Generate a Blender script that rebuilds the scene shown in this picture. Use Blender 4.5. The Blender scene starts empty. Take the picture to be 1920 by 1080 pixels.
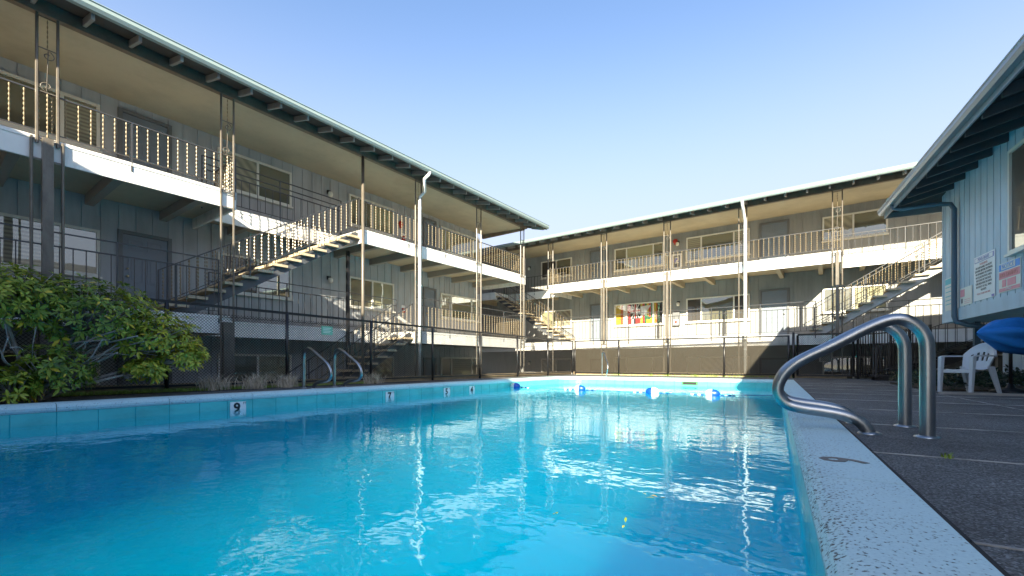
import bpy, math, random
from mathutils import Vector
from mathutils.geometry import tessellate_polygon
random.seed(7)
PI = math.pi
S = bpy.context.scene
COL = S.collection

# ------------------------------------------------------------------ camera, sky, sun
EYE = 0.5
F = 823.0
cam_d = bpy.data.cameras.new("camera")
cam_d.sensor_width = 36.0
cam_d.lens = 36.0 * F / 1920.0
cam_d.shift_y = (681 - 540) / 1920.0
cam_d.clip_start = 0.02
cam_d.clip_end = 2000
cam = bpy.data.objects.new("camera", cam_d)
cam.location = (0, 0, EYE)
cam.rotation_euler = (PI / 2, 0, 0)
COL.objects.link(cam)
S.camera = cam

SUN_H = Vector((0.4356, 2.275))            # metres the light travels per metre of drop
to_sun = Vector((-SUN_H.x, -SUN_H.y, 1.0)).normalized()
elev = math.asin(to_sun.z)
azim = math.atan2(to_sun.x, to_sun.y)
w = bpy.data.worlds.new("World")
S.world = w
w.use_nodes = True
nt = w.node_tree
bg = nt.nodes["Background"]
sky = nt.nodes.new("ShaderNodeTexSky")
sky.sky_type = 'NISHITA'
sky.sun_disc = False
sky.sun_elevation = elev
sky.sun_rotation = azim
sky.air_density = 1.0
sky.dust_density = 1.6
sky.ozone_density = 2.2
wb = nt.nodes.new("ShaderNodeMix"); wb.data_type = 'RGBA'; wb.blend_type = 'MULTIPLY'; wb.inputs[0].default_value = 1.0
wb.inputs[7].default_value = (0.95, 0.98, 1.03, 1)     # white balance of the sky light
nt.links.new(sky.outputs[0], wb.inputs[6])
# pale band of haze low in the sky
stc = nt.nodes.new("ShaderNodeTexCoord"); ssx = nt.nodes.new("ShaderNodeSeparateXYZ"); nt.links.new(stc.outputs["Generated"], ssx.inputs[0])
smr = nt.nodes.new("ShaderNodeMapRange"); smr.interpolation_type = 'SMOOTHSTEP'
smr.inputs[1].default_value = 0.16; smr.inputs[2].default_value = 0.66; smr.inputs[3].default_value = 0.92; smr.inputs[4].default_value = 0.0
nt.links.new(ssx.outputs[2], smr.inputs[0])
hz = nt.nodes.new("ShaderNodeMix"); hz.data_type = 'RGBA'; nt.links.new(smr.outputs[0], hz.inputs[0])
nt.links.new(wb.outputs[2], hz.inputs[6]); hz.inputs[7].default_value = (2.25, 2.40, 2.85, 1)
nt.links.new(hz.outputs[2], bg.inputs[0])
bg.inputs[1].default_value = 0.09
sun_d = bpy.data.lights.new("sun", 'SUN')
sun_d.energy = 5.0
sun_d.angle = math.radians(0.55)
sun_d.color = (1.0, 0.90, 0.68)
sun = bpy.data.objects.new("sun", sun_d)
sun.rotation_euler = to_sun.to_track_quat('Z', 'Y').to_euler()
sun.location = (0, 0, 30)
COL.objects.link(sun)
vs = S.view_settings
vs.view_transform = 'Standard'
vs.look = 'None'
vs.gamma = 1.0
vs.exposure = 1.95
S.cycles.max_bounces = 14
S.cycles.volume_bounces = 12
S.cycles.transparent_max_bounces = 24

# ------------------------------------------------------------------ frames of the site
ANG = {'W': 0.0, 'B': math.radians(-35.8), 'P': math.radians(-31.0), 'R': math.radians(-28.7)}
def axes(fr):
    a = ANG[fr]
    return (math.cos(a), math.sin(a)), (-math.sin(a), math.cos(a))
def to_world(fr, x, y):
    e, u = axes(fr)
    return (x * e[0] + y * u[0], x * e[1] + y * u[1])
def on_x(fr, px, x):          # y of the sight line through column px, on the plane x = const
    e, u = axes(fr); k = (px - 960) / F
    Y = x / (e[0] * k + e[1])
    return u[0] * k * Y + u[1] * Y
def on_y(fr, px, y):
    e, u = axes(fr); k = (px - 960) / F
    Y = y / (u[0] * k + u[1])
    return e[0] * k * Y + e[1] * Y
def to_frame(fr, X, Y):
    e, u = axes(fr)
    return (X * e[0] + Y * e[1], X * u[0] + Y * u[1])

# ------------------------------------------------------------------ materials
M = {}
def weather(name, amount, sx, sz, lo=0.42, hi=0.68):
    """rain streaks and grime: a second, stretched noise multiplied into the paint"""
    m = M[name]; n = m.node_tree.nodes; l = m.node_tree.links; b = n["Principled BSDF"]
    tc = n.new("ShaderNodeTexCoord"); mp = n.new("ShaderNodeMapping"); mp.inputs["Scale"].default_value = (sx, sx, sz)
    nz = n.new("ShaderNodeTexNoise"); nz.inputs["Scale"].default_value = 1.0; nz.inputs["Detail"].default_value = 6; nz.inputs["Roughness"].default_value = 0.7
    l.new(tc.outputs["Object"], mp.inputs["Vector"]); l.new(mp.outputs["Vector"], nz.inputs["Vector"])
    mr = n.new("ShaderNodeMapRange"); mr.inputs[1].default_value = lo; mr.inputs[2].default_value = hi; mr.inputs[3].default_value = 1.0; mr.inputs[4].default_value = 1.0 - amount
    l.new(nz.outputs["Fac"], mr.inputs[0])
    mx = n.new("ShaderNodeMix"); mx.data_type = 'RGBA'; mx.blend_type = 'MULTIPLY'; mx.inputs[0].default_value = 1
    src = b.inputs["Base Color"].links[0].from_socket
    l.new(src, mx.inputs[6]); l.new(mr.outputs[0], mx.inputs[7]); l.new(mx.outputs[2], b.inputs["Base Color"])
def mat(name, col, rough=0.6, var=0.0, vscale=3.0, bump=0.0, bscale=60.0, metal=0.0, spec=None, col2=None, detail=4.0):
    m = bpy.data.materials.new(name); m.use_nodes = True
    n = m.node_tree.nodes; l = m.node_tree.links
    b = n["Principled BSDF"]
    b.inputs["Base Color"].default_value = (*col, 1)
    b.inputs["Roughness"].default_value = rough
    b.inputs["Metallic"].default_value = metal
    if spec is not None: b.inputs["Specular IOR Level"].default_value = spec
    tc = n.new("ShaderNodeTexCoord")
    if var > 0 or col2:
        nz = n.new("ShaderNodeTexNoise"); nz.inputs["Scale"].default_value = vscale
        nz.inputs["Detail"].default_value = detail; nz.inputs["Roughness"].default_value = 0.65
        l.new(tc.outputs["Object"], nz.inputs["Vector"])
        cr = n.new("ShaderNodeValToRGB")
        cr.color_ramp.elements[0].position = 0.3; cr.color_ramp.elements[1].position = 0.7
        lo = col2 if col2 else tuple(c * (1 - var) for c in col)
        hi = col if col2 else tuple(min(1, c * (1 + var)) for c in col)
        cr.color_ramp.elements[0].color = (*lo, 1); cr.color_ramp.elements[1].color = (*hi, 1)
        l.new(nz.outputs["Fac"], cr.inputs["Fac"]); l.new(cr.outputs["Color"], b.inputs["Base Color"])
    if bump > 0:
        nb = n.new("ShaderNodeTexNoise"); nb.inputs["Scale"].default_value = bscale; nb.inputs["Detail"].default_value = 3
        l.new(tc.outputs["Object"], nb.inputs["Vector"])
        bp = n.new("ShaderNodeBump"); bp.inputs["Strength"].default_value = 1.0; bp.inputs["Distance"].default_value = bump
        l.new(nb.outputs["Fac"], bp.inputs["Height"]); l.new(bp.outputs["Normal"], b.inputs["Normal"])
    M[name] = m
    return m
mat('siding', (0.435, 0.45, 0.475), 0.6, 0.07, 1.3, 0.0015, 40)  # colour lifted to brighten the shaded walls of the left block
mat('siding_sunlit', (0.31, 0.315, 0.31), 0.6, 0.07, 1.3, 0.0015, 40)  # same siding paint, a darker copy for the sunlit back block
mat("siding_blue", (0.47, 0.575, 0.675), 0.6, 0.06, 1.3, 0.0015, 40)
mat('white_paint', (0.76, 0.75, 0.72), 0.5, 0.06, 2.0, 0.001, 30)
mat('soffit', (0.52, 0.45, 0.33), 0.7, 0.05, 1.0)
mat('joist_paint', (0.30, 0.275, 0.24), 0.65, 0.08, 2.0)
mat('beam_paint', (0.21, 0.16, 0.12), 0.55, 0.12, 2.0)
mat('rafter_paint', (0.30, 0.29, 0.28), 0.6, 0.1, 3.0)
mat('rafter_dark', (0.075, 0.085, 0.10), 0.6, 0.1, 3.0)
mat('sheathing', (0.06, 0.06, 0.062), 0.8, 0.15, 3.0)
mat('shingle', (0.07, 0.07, 0.072), 0.9, 0.3, 8.0, 0.004, 30)
mat('gutter_metal', (0.27, 0.345, 0.35), 0.45, 0.06, 2.0, metal=0.1)
mat('gutter_grey', (0.24, 0.27, 0.30), 0.35, 0.06, 2.0, metal=0.1)
mat('post_paint', (0.15, 0.13, 0.105), 0.35, 0.12, 4.0)
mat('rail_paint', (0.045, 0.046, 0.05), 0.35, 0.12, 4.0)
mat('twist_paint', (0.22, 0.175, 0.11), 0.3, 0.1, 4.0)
mat('black_paint', (0.012, 0.012, 0.014), 0.35, 0.2, 4.0)
mat('mesh_wire', (0.055, 0.045, 0.03), 0.6)
mat('mesh_black', (0.012, 0.013, 0.015), 0.5)
mat('window_trim', (0.72, 0.70, 0.64), 0.45, 0.04, 3.0)
mat('door_paint', (0.19, 0.225, 0.27), 0.4, 0.05, 2.0)
mat('door_trim', (0.15, 0.155, 0.165), 0.5)
mat('brass', (0.6, 0.5, 0.3), 0.3, metal=1.0)
mat('steel', (0.34, 0.36, 0.38), 0.30, 0.12, 6.0, 0.0006, 20, metal=1.0)
mat('downspout_white', (0.60, 0.63, 0.64), 0.4, 0.05, 3.0)
mat('downspout_blue', (0.07, 0.12, 0.17), 0.4, 0.05, 3.0)
mat('tread_concrete', (0.50, 0.41, 0.28), 0.8, 0.12, 6.0, 0.002, 60)
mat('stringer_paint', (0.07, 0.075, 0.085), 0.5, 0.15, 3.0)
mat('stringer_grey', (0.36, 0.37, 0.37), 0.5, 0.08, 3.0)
mat('plaster_aqua', (0.36, 0.66, 0.70), 0.6, 0.05, 1.2)
mat('dirt', (0.24, 0.19, 0.13), 0.95, 0.3, 2.5, 0.02, 12)
mat('planting_soil', (0.07, 0.055, 0.04), 0.95, 0.3, 4, 0.02, 20)
mat('concrete', (0.36, 0.34, 0.31), 0.9, 0.12, 2.5, 0.003, 40)
mat('joint', (0.34, 0.34, 0.335), 0.9, 0.75, 3.5, detail=8.0)
mat('groove', (0.02, 0.02, 0.02), 0.9)
mat('bark', (0.30, 0.27, 0.25), 0.9, 0.25, 12, 0.004, 60)
mat('grass', (0.20, 0.30, 0.045), 0.7, 0.4, 2.0)
mat('dry_grass', (0.55, 0.47, 0.36), 0.8, 0.3, 4.0)
mat('ivy', (0.022, 0.05, 0.022), 0.45, 0.4, 4.0)
mat('chair_plastic', (0.54, 0.59, 0.63), 0.4, 0.03, 3.0)
mat('canvas_blue', (0.012, 0.20, 0.62), 0.7, 0.12, 5.0, 0.004, 25)
mat('plate_white', (0.80, 0.80, 0.80), 0.4)
mat('ink_black', (0.015, 0.016, 0.022), 0.6)
mat('float_blue', (0.004, 0.055, 0.36), 0.35)
mat('float_white', (0.55, 0.56, 0.57), 0.35)
mat('rope_blue', (0.01, 0.08, 0.28), 0.6)
mat('red_paint', (0.45, 0.03, 0.02), 0.4)
mat('globe', (0.78, 0.76, 0.68), 0.25)
mat('green_sign', (0.16, 0.42, 0.30), 0.5, 0.05, 10)
mat('sign_white', (0.78, 0.78, 0.80), 0.5)
mat('sign_cream', (0.70, 0.70, 0.66), 0.5)
mat('sign_purple', (0.20, 0.19, 0.50), 0.5)
mat('sign_blue', (0.03, 0.28, 0.75), 0.5)
mat('sign_pink', (0.70, 0.27, 0.34), 0.5)
mat('sign_teal', (0.08, 0.45, 0.55), 0.5)
mat('sign_red', (0.62, 0.24, 0.24), 0.5)
mat('flag_red', (0.48, 0.035, 0.03), 0.8)
mat('flag_green', (0.02, 0.16, 0.055), 0.8)
mat('flag_yellow', (0.62, 0.44, 0.03), 0.8)
mat('flag_white', (0.72, 0.72, 0.72), 0.8)
mat('flag_black', (0.02, 0.02, 0.025), 0.8)
mat('flag_orange', (0.48, 0.13, 0.03), 0.8)
mat('skimmer_green', (0.05, 0.22, 0.07), 0.5)

weather('siding', 0.22, 3.5, 0.35); weather('siding_sunlit', 0.2, 3.5, 0.35); weather('siding_blue', 0.16, 3.0, 0.3); weather('white_paint', 0.30, 5.0, 0.8, 0.5, 0.75)
weather('soffit', 0.18, 0.9, 0.9); weather('tread_concrete', 0.35, 4, 4)
weather('post_paint', 0.4, 9, 3); weather('beam_paint', 0.3, 3, 3); weather('concrete', 0.3, 2, 2)
def leaf_mat(name, stops, rough=0.4):
    m = bpy.data.materials.new(name); m.use_nodes = True
    n = m.node_tree.nodes; l = m.node_tree.links; b = n["Principled BSDF"]
    at = n.new("ShaderNodeAttribute"); at.attribute_name = "tint"
    cr = n.new("ShaderNodeValToRGB")
    cr.color_ramp.elements[0].position = stops[0][0]; cr.color_ramp.elements[0].color = (*stops[0][1], 1)
    cr.color_ramp.elements[1].position = stops[-1][0]; cr.color_ramp.elements[1].color = (*stops[-1][1], 1)
    for p, c in stops[1:-1]:
        e = cr.color_ramp.elements.new(p); e.color = (*c, 1)
    l.new(at.outputs["Fac"], cr.inputs["Fac"]); l.new(cr.outputs["Color"], b.inputs["Base Color"])
    b.inputs["Roughness"].default_value = rough
    tr = n.new("ShaderNodeBsdfTranslucent"); l.new(cr.outputs["Color"], tr.inputs["Color"])
    mx = n.new("ShaderNodeMixShader"); mx.inputs[0].default_value = 0.25
    l.new(b.outputs[0], mx.inputs[1]); l.new(tr.outputs[0], mx.inputs[2])
    l.new(mx.outputs[0], n["Material Output"].inputs["Surface"])
    M[name] = m
leaf_mat('rhodo_leaf', [(0.0, (0.05, 0.11, 0.02)), (0.4, (0.21, 0.30, 0.035)), (0.75, (0.52, 0.52, 0.06)), (1.0, (0.75, 0.55, 0.05))])
leaf_mat('ivy_leaf', [(0.0, (0.012, 0.03, 0.014)), (0.5, (0.03, 0.06, 0.02)), (1.0, (0.09, 0.12, 0.03))])

def pane_mat(name, base, refl):
    m = bpy.data.materials.new(name); m.use_nodes = True
    n = m.node_tree.nodes; l = m.node_tree.links
    b = n["Principled BSDF"]; b.inputs["Base Color"].default_value = (*base, 1); b.inputs["Roughness"].default_value = 0.6
    g = n.new("ShaderNodeBsdfGlossy"); g.inputs["Roughness"].default_value = 0.015; g.inputs["Color"].default_value = (0.9, 0.95, 0.95, 1)
    fr = n.new("ShaderNodeFresnel"); fr.inputs["IOR"].default_value = 1.5
    ad = n.new("ShaderNodeMath"); ad.operation = 'ADD'; ad.use_clamp = True; ad.inputs[1].default_value = refl
    l.new(fr.outputs[0], ad.inputs[0])
    mx = n.new("ShaderNodeMixShader"); l.new(ad.outputs[0], mx.inputs[0])
    l.new(b.outputs[0], mx.inputs[1]); l.new(g.outputs[0], mx.inputs[2])
    l.new(mx.outputs[0], n["Material Output"].inputs["Surface"])
    tc = n.new("ShaderNodeTexCoord"); nz = n.new("ShaderNodeTexNoise"); nz.inputs["Scale"].default_value = 1.6
    l.new(tc.outputs["Object"], nz.inputs["Vector"])
    bp = n.new("ShaderNodeBump"); bp.inputs["Distance"].default_value = 0.0012
    l.new(nz.outputs["Fac"], bp.inputs["Height"]); l.new(bp.outputs["Normal"], g.inputs["Normal"])
    M[name] = m
pane_mat('pane', (0.10, 0.095, 0.055), 0.20)
pane_mat('pane_blind', (0.27, 0.26, 0.15), 0.16)
pane_mat('pane_dark', (0.035, 0.03, 0.025), 0.03)
def drape(name, scale, axis, dark):
    m = M[name]; n = m.node_tree.nodes; l = m.node_tree.links; b = n["Principled BSDF"]; c = tuple(b.inputs["Base Color"].default_value)
    tc = n.new("ShaderNodeTexCoord"); wv = n.new("ShaderNodeTexWave"); wv.bands_direction = axis; wv.inputs["Scale"].default_value = scale
    wv.inputs["Distortion"].default_value = 1.2 if axis != 'Z' else 0.0; wv.inputs["Detail"].default_value = 1.0
    l.new(tc.outputs["Object"], wv.inputs["Vector"])
    cr = n.new("ShaderNodeValToRGB"); cr.color_ramp.elements[0].color = tuple(x*dark for x in c[:3]) + (1,); cr.color_ramp.elements[1].color = c
    l.new(wv.outputs["Fac"], cr.inputs["Fac"]); l.new(cr.outputs["Color"], b.inputs["Base Color"])
pane_mat('pane_curtain', (0.36, 0.33, 0.24), 0.14); drape('pane_curtain', 2.2, 'DIAGONAL', 0.55)
pane_mat('pane_slats', (0.30, 0.29, 0.22), 0.16); drape('pane_slats', 4.0, 'Z', 0.5)
def clear_glass():
    m = bpy.data.materials.new('clear_glass'); m.use_nodes = True
    n = m.node_tree.nodes; l = m.node_tree.links
    t = n.new("ShaderNodeBsdfTransparent"); g = n.new("ShaderNodeBsdfGlossy"); g.inputs["Roughness"].default_value = 0.02
    mx = n.new("ShaderNodeMixShader"); mx.inputs[0].default_value = 0.12
    l.new(t.outputs[0], mx.inputs[1]); l.new(g.outputs[0], mx.inputs[2])
    l.new(mx.outputs[0], n["Material Output"].inputs["Surface"]); M['clear_glass'] = m
clear_glass()

def deck_mat():
    m = bpy.data.materials.new('aggregate'); m.use_nodes = True
    n = m.node_tree.nodes; l = m.node_tree.links; b = n["Principled BSDF"]
    tc = n.new("ShaderNodeTexCoord")
    v = n.new("ShaderNodeTexVoronoi"); v.inputs["Scale"].default_value = 150
    l.new(tc.outputs["Object"], v.inputs["Vector"])
    sp = n.new("ShaderNodeSeparateColor"); l.new(v.outputs["Color"], sp.inputs[0])
    cr = n.new("ShaderNodeValToRGB"); e = cr.color_ramp.elements
    e[0].position = 0.0; e[0].color = (0.035, 0.033, 0.032, 1); e[1].position = 1.0; e[1].color = (0.19, 0.205, 0.215, 1)
    x = e.new(0.55); x.color = (0.072, 0.078, 0.082, 1)
    x = e.new(0.85); x.color = (0.125, 0.13, 0.132, 1)
    l.new(sp.outputs[0], cr.inputs["Fac"])
    nz = n.new("ShaderNodeTexNoise"); nz.inputs["Scale"].default_value = 0.9; nz.inputs["Detail"].default_value = 9; nz.inputs["Roughness"].default_value = 0.75
    l.new(tc.outputs["Object"], nz.inputs["Vector"])
    mr = n.new("ShaderNodeMapRange"); mr.inputs[1].default_value = 0.3; mr.inputs[2].default_value = 0.7; mr.inputs[3].default_value = 0.62; mr.inputs[4].default_value = 1.95
    l.new(nz.outputs["Fac"], mr.inputs[0])
    mx = n.new("ShaderNodeMix"); mx.data_type = 'RGBA'; mx.blend_type = 'MULTIPLY'; mx.inputs[0].default_value = 1
    l.new(cr.outputs["Color"], mx.inputs[6]); l.new(mr.outputs[0], mx.inputs[7])
    l.new(mx.outputs[2], b.inputs["Base Color"])
    b.inputs["Roughness"].default_value = 0.75
    bp = n.new("ShaderNodeBump"); bp.inputs["Distance"].default_value = 0.006; bp.invert = True
    l.new(v.outputs["Distance"], bp.inputs["Height"]); l.new(bp.outputs["Normal"], b.inputs["Normal"])
    M['aggregate'] = m
deck_mat()
def coping_mat():
    m = bpy.data.materials.new('coping_stone'); m.use_nodes = True
    n = m.node_tree.nodes; l = m.node_tree.links; b = n["Principled BSDF"]
    tc = n.new("ShaderNodeTexCoord")
    nz = n.new("ShaderNodeTexNoise"); nz.inputs["Scale"].default_value = 85; nz.inputs["Detail"].default_value = 3
    l.new(tc.outputs["Object"], nz.inputs["Vector"])
    big = n.new("ShaderNodeTexNoise"); big.inputs["Scale"].default_value = 2.2; big.inputs["Detail"].default_value = 5
    l.new(tc.outputs["Object"], big.inputs["Vector"])
    ma = n.new("ShaderNodeMath"); ma.operation = 'MULTIPLY_ADD'; ma.inputs[1].default_value = 0.22; ma.inputs[2].default_value = -0.11
    l.new(big.outputs["Fac"], ma.inputs[0])
    ad = n.new("ShaderNodeMath"); ad.operation = 'ADD'; l.new(nz.outputs["Fac"], ad.inputs[0]); l.new(ma.outputs[0], ad.inputs[1])
    cr = n.new("ShaderNodeValToRGB"); e = cr.color_ramp.elements
    e[0].position = 0.295; e[0].color = (0.10, 0.10, 0.095, 1); e[1].position = 0.37; e[1].color = (0.46, 0.64, 0.68, 1)
    x = e.new(0.62); x.color = (0.53, 0.71, 0.74, 1)
    # the worn, pitted nose over the water collects more dirt
    sx_ = n.new("ShaderNodeSeparateXYZ"); l.new(tc.outputs["Object"], sx_.inputs[0])
    mq = n.new("ShaderNodeMapRange"); mq.inputs[1].default_value = 0.11; mq.inputs[2].default_value = 0.27; mq.inputs[3].default_value = -0.085; mq.inputs[4].default_value = 0.0
    l.new(sx_.outputs[0], mq.inputs[0])
    lt = n.new("ShaderNodeMath"); lt.operation = 'GREATER_THAN'; lt.inputs[1].default_value = 0.0; l.new(sx_.outputs[0], lt.inputs[0])
    mm_ = n.new("ShaderNodeMath"); mm_.operation = 'MULTIPLY'; l.new(mq.outputs[0], mm_.inputs[0]); l.new(lt.outputs[0], mm_.inputs[1])
    ad2 = n.new("ShaderNodeMath"); ad2.operation = 'ADD'; l.new(ad.outputs[0], ad2.inputs[0]); l.new(mm_.outputs[0], ad2.inputs[1])
    l.new(ad2.outputs[0], cr.inputs["Fac"]); l.new(cr.outputs["Color"], b.inputs["Base Color"])
    b.inputs["Roughness"].default_value = 0.85
    bp = n.new("ShaderNodeBump"); bp.inputs["Distance"].default_value = 0.006
    l.new(cr.outputs["Color"], bp.inputs["Height"]); l.new(bp.outputs["Normal"], b.inputs["Normal"])
    M['coping_stone'] = m
coping_mat()
def tile_mat():
    m = bpy.data.materials.new('pool_paint'); m.use_nodes = True
    n = m.node_tree.nodes; l = m.node_tree.links; b = n["Principled BSDF"]
    tc = n.new("ShaderNodeTexCoord")
    nz = n.new("ShaderNodeTexNoise"); nz.inputs["Scale"].default_value = 0.7; nz.inputs["Detail"].default_value = 4
    l.new(tc.outputs["Object"], nz.inputs["Vector"])
    cr = n.new("ShaderNodeValToRGB"); e = cr.color_ramp.elements
    e[0].position = 0.3; e[0].color = (0.005, 0.52, 0.60, 1); e[1].position = 0.7; e[1].color = (0.01, 0.58, 0.66, 1)
    l.new(nz.outputs["Fac"], cr.inputs["Fac"]); l.new(cr.outputs["Color"], b.inputs["Base Color"])
    b.inputs["Roughness"].default_value = 0.5
    M['pool_paint'] = m
tile_mat()
mat('tile_aqua', (0.10, 0.56, 0.56), 0.3, 0.08, 2.0); weather('tile_aqua', 0.22, 2.5, 5)
def water_mat():
    m = bpy.data.materials.new('water'); m.use_nodes = True
    n = m.node_tree.nodes; l = m.node_tree.links
    n.remove(n["Principled BSDF"])
    t = n.new("ShaderNodeBsdfTransparent"); t.inputs["Color"].default_value = (0.95, 1.0, 1.0, 1)
    g = n.new("ShaderNodeBsdfGlossy"); g.inputs["Roughness"].default_value = 0.02; g.inputs["Color"].default_value = (0.8, 0.97, 1, 1)
    tc = n.new("ShaderNodeTexCoord")
    def noise(scale, sx, sy, detail, rot=0.0):
        mp = n.new("ShaderNodeMapping"); mp.inputs["Scale"].default_value = (sx, sy, 1); mp.inputs["Rotation"].default_value = (0, 0, rot)
        nz = n.new("ShaderNodeTexNoise"); nz.inputs["Scale"].default_value = scale; nz.inputs["Detail"].default_value = detail
        nz.inputs["Roughness"].default_value = 0.5
        l.new(tc.outputs["Object"], mp.inputs["Vector"]); l.new(mp.outputs["Vector"], nz.inputs["Vector"]); return nz
    a = noise(3.6, 0.8, 1.0, 1.0, 0.3); c = noise(13.0, 0.75, 1.0, 1.5, 0.5); big = noise(0.35, 1, 1, 2.0)
    m1 = n.new("ShaderNodeMath"); m1.operation = 'MULTIPLY'; m1.inputs[1].default_value = 0.0055; l.new(a.outputs["Fac"], m1.inputs[0])
    m2 = n.new("ShaderNodeMath"); m2.operation = 'MULTIPLY_ADD'; m2.inputs[1].default_value = 0.0024
    l.new(c.outputs["Fac"], m2.inputs[0]); l.new(m1.outputs[0], m2.inputs[2])
    bp = n.new("ShaderNodeBump"); bp.inputs["Distance"].default_value = 1.0; bp.inputs["Strength"].default_value = 1.0
    ruf = n.new("ShaderNodeMapRange"); ruf.inputs[1].default_value = 0.38; ruf.inputs[2].default_value = 0.66; ruf.inputs[3].default_value = 0.45; ruf.inputs[4].default_value = 1.35
    l.new(big.outputs["Fac"], ruf.inputs[0])
    m3 = n.new("ShaderNodeMath"); m3.operation = 'MULTIPLY'; l.new(m2.outputs[0], m3.inputs[0]); l.new(ruf.outputs[0], m3.inputs[1])
    l.new(m3.outputs[0], bp.inputs["Height"])
    fr = n.new("ShaderNodeFresnel"); fr.inputs["IOR"].default_value = 1.33
    l.new(bp.outputs["Normal"], fr.inputs["Normal"]); l.new(bp.outputs["Normal"], g.inputs["Normal"])
    mx = n.new("ShaderNodeMixShader"); geo = n.new("ShaderNodeNewGeometry"); inv = n.new("ShaderNodeMath"); inv.operation = 'SUBTRACT'; inv.inputs[0].default_value = 1.0
    l.new(geo.outputs["Backfacing"], inv.inputs[1]); fm_ = n.new("ShaderNodeMath"); fm_.operation = 'MULTIPLY'
    l.new(fr.outputs[0], fm_.inputs[0]); l.new(inv.outputs[0], fm_.inputs[1]); l.new(fm_.outputs[0], mx.inputs[0])
    l.new(t.outputs[0], mx.inputs[1]); l.new(g.outputs[0], mx.inputs[2])
    va = n.new("ShaderNodeVolumeAbsorption"); va.inputs["Color"].default_value = (0.0, 0.828, 0.968, 1); va.inputs["Density"].default_value = 0.7
    vsc = n.new("ShaderNodeVolumeScatter"); vsc.inputs["Color"].default_value = (0.0, 0.92, 1.0, 1); vsc.inputs["Density"].default_value = 0.62; vsc.inputs["Anisotropy"].default_value = 0.63
    av = n.new("ShaderNodeAddShader"); l.new(va.outputs[0], av.inputs[0]); l.new(vsc.outputs[0], av.inputs[1])
    l.new(av.outputs[0], n["Material Output"].inputs["Volume"])
    l.new(mx.outputs[0], n["Material Output"].inputs["Surface"])
    M['water'] = m
water_mat()

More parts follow.
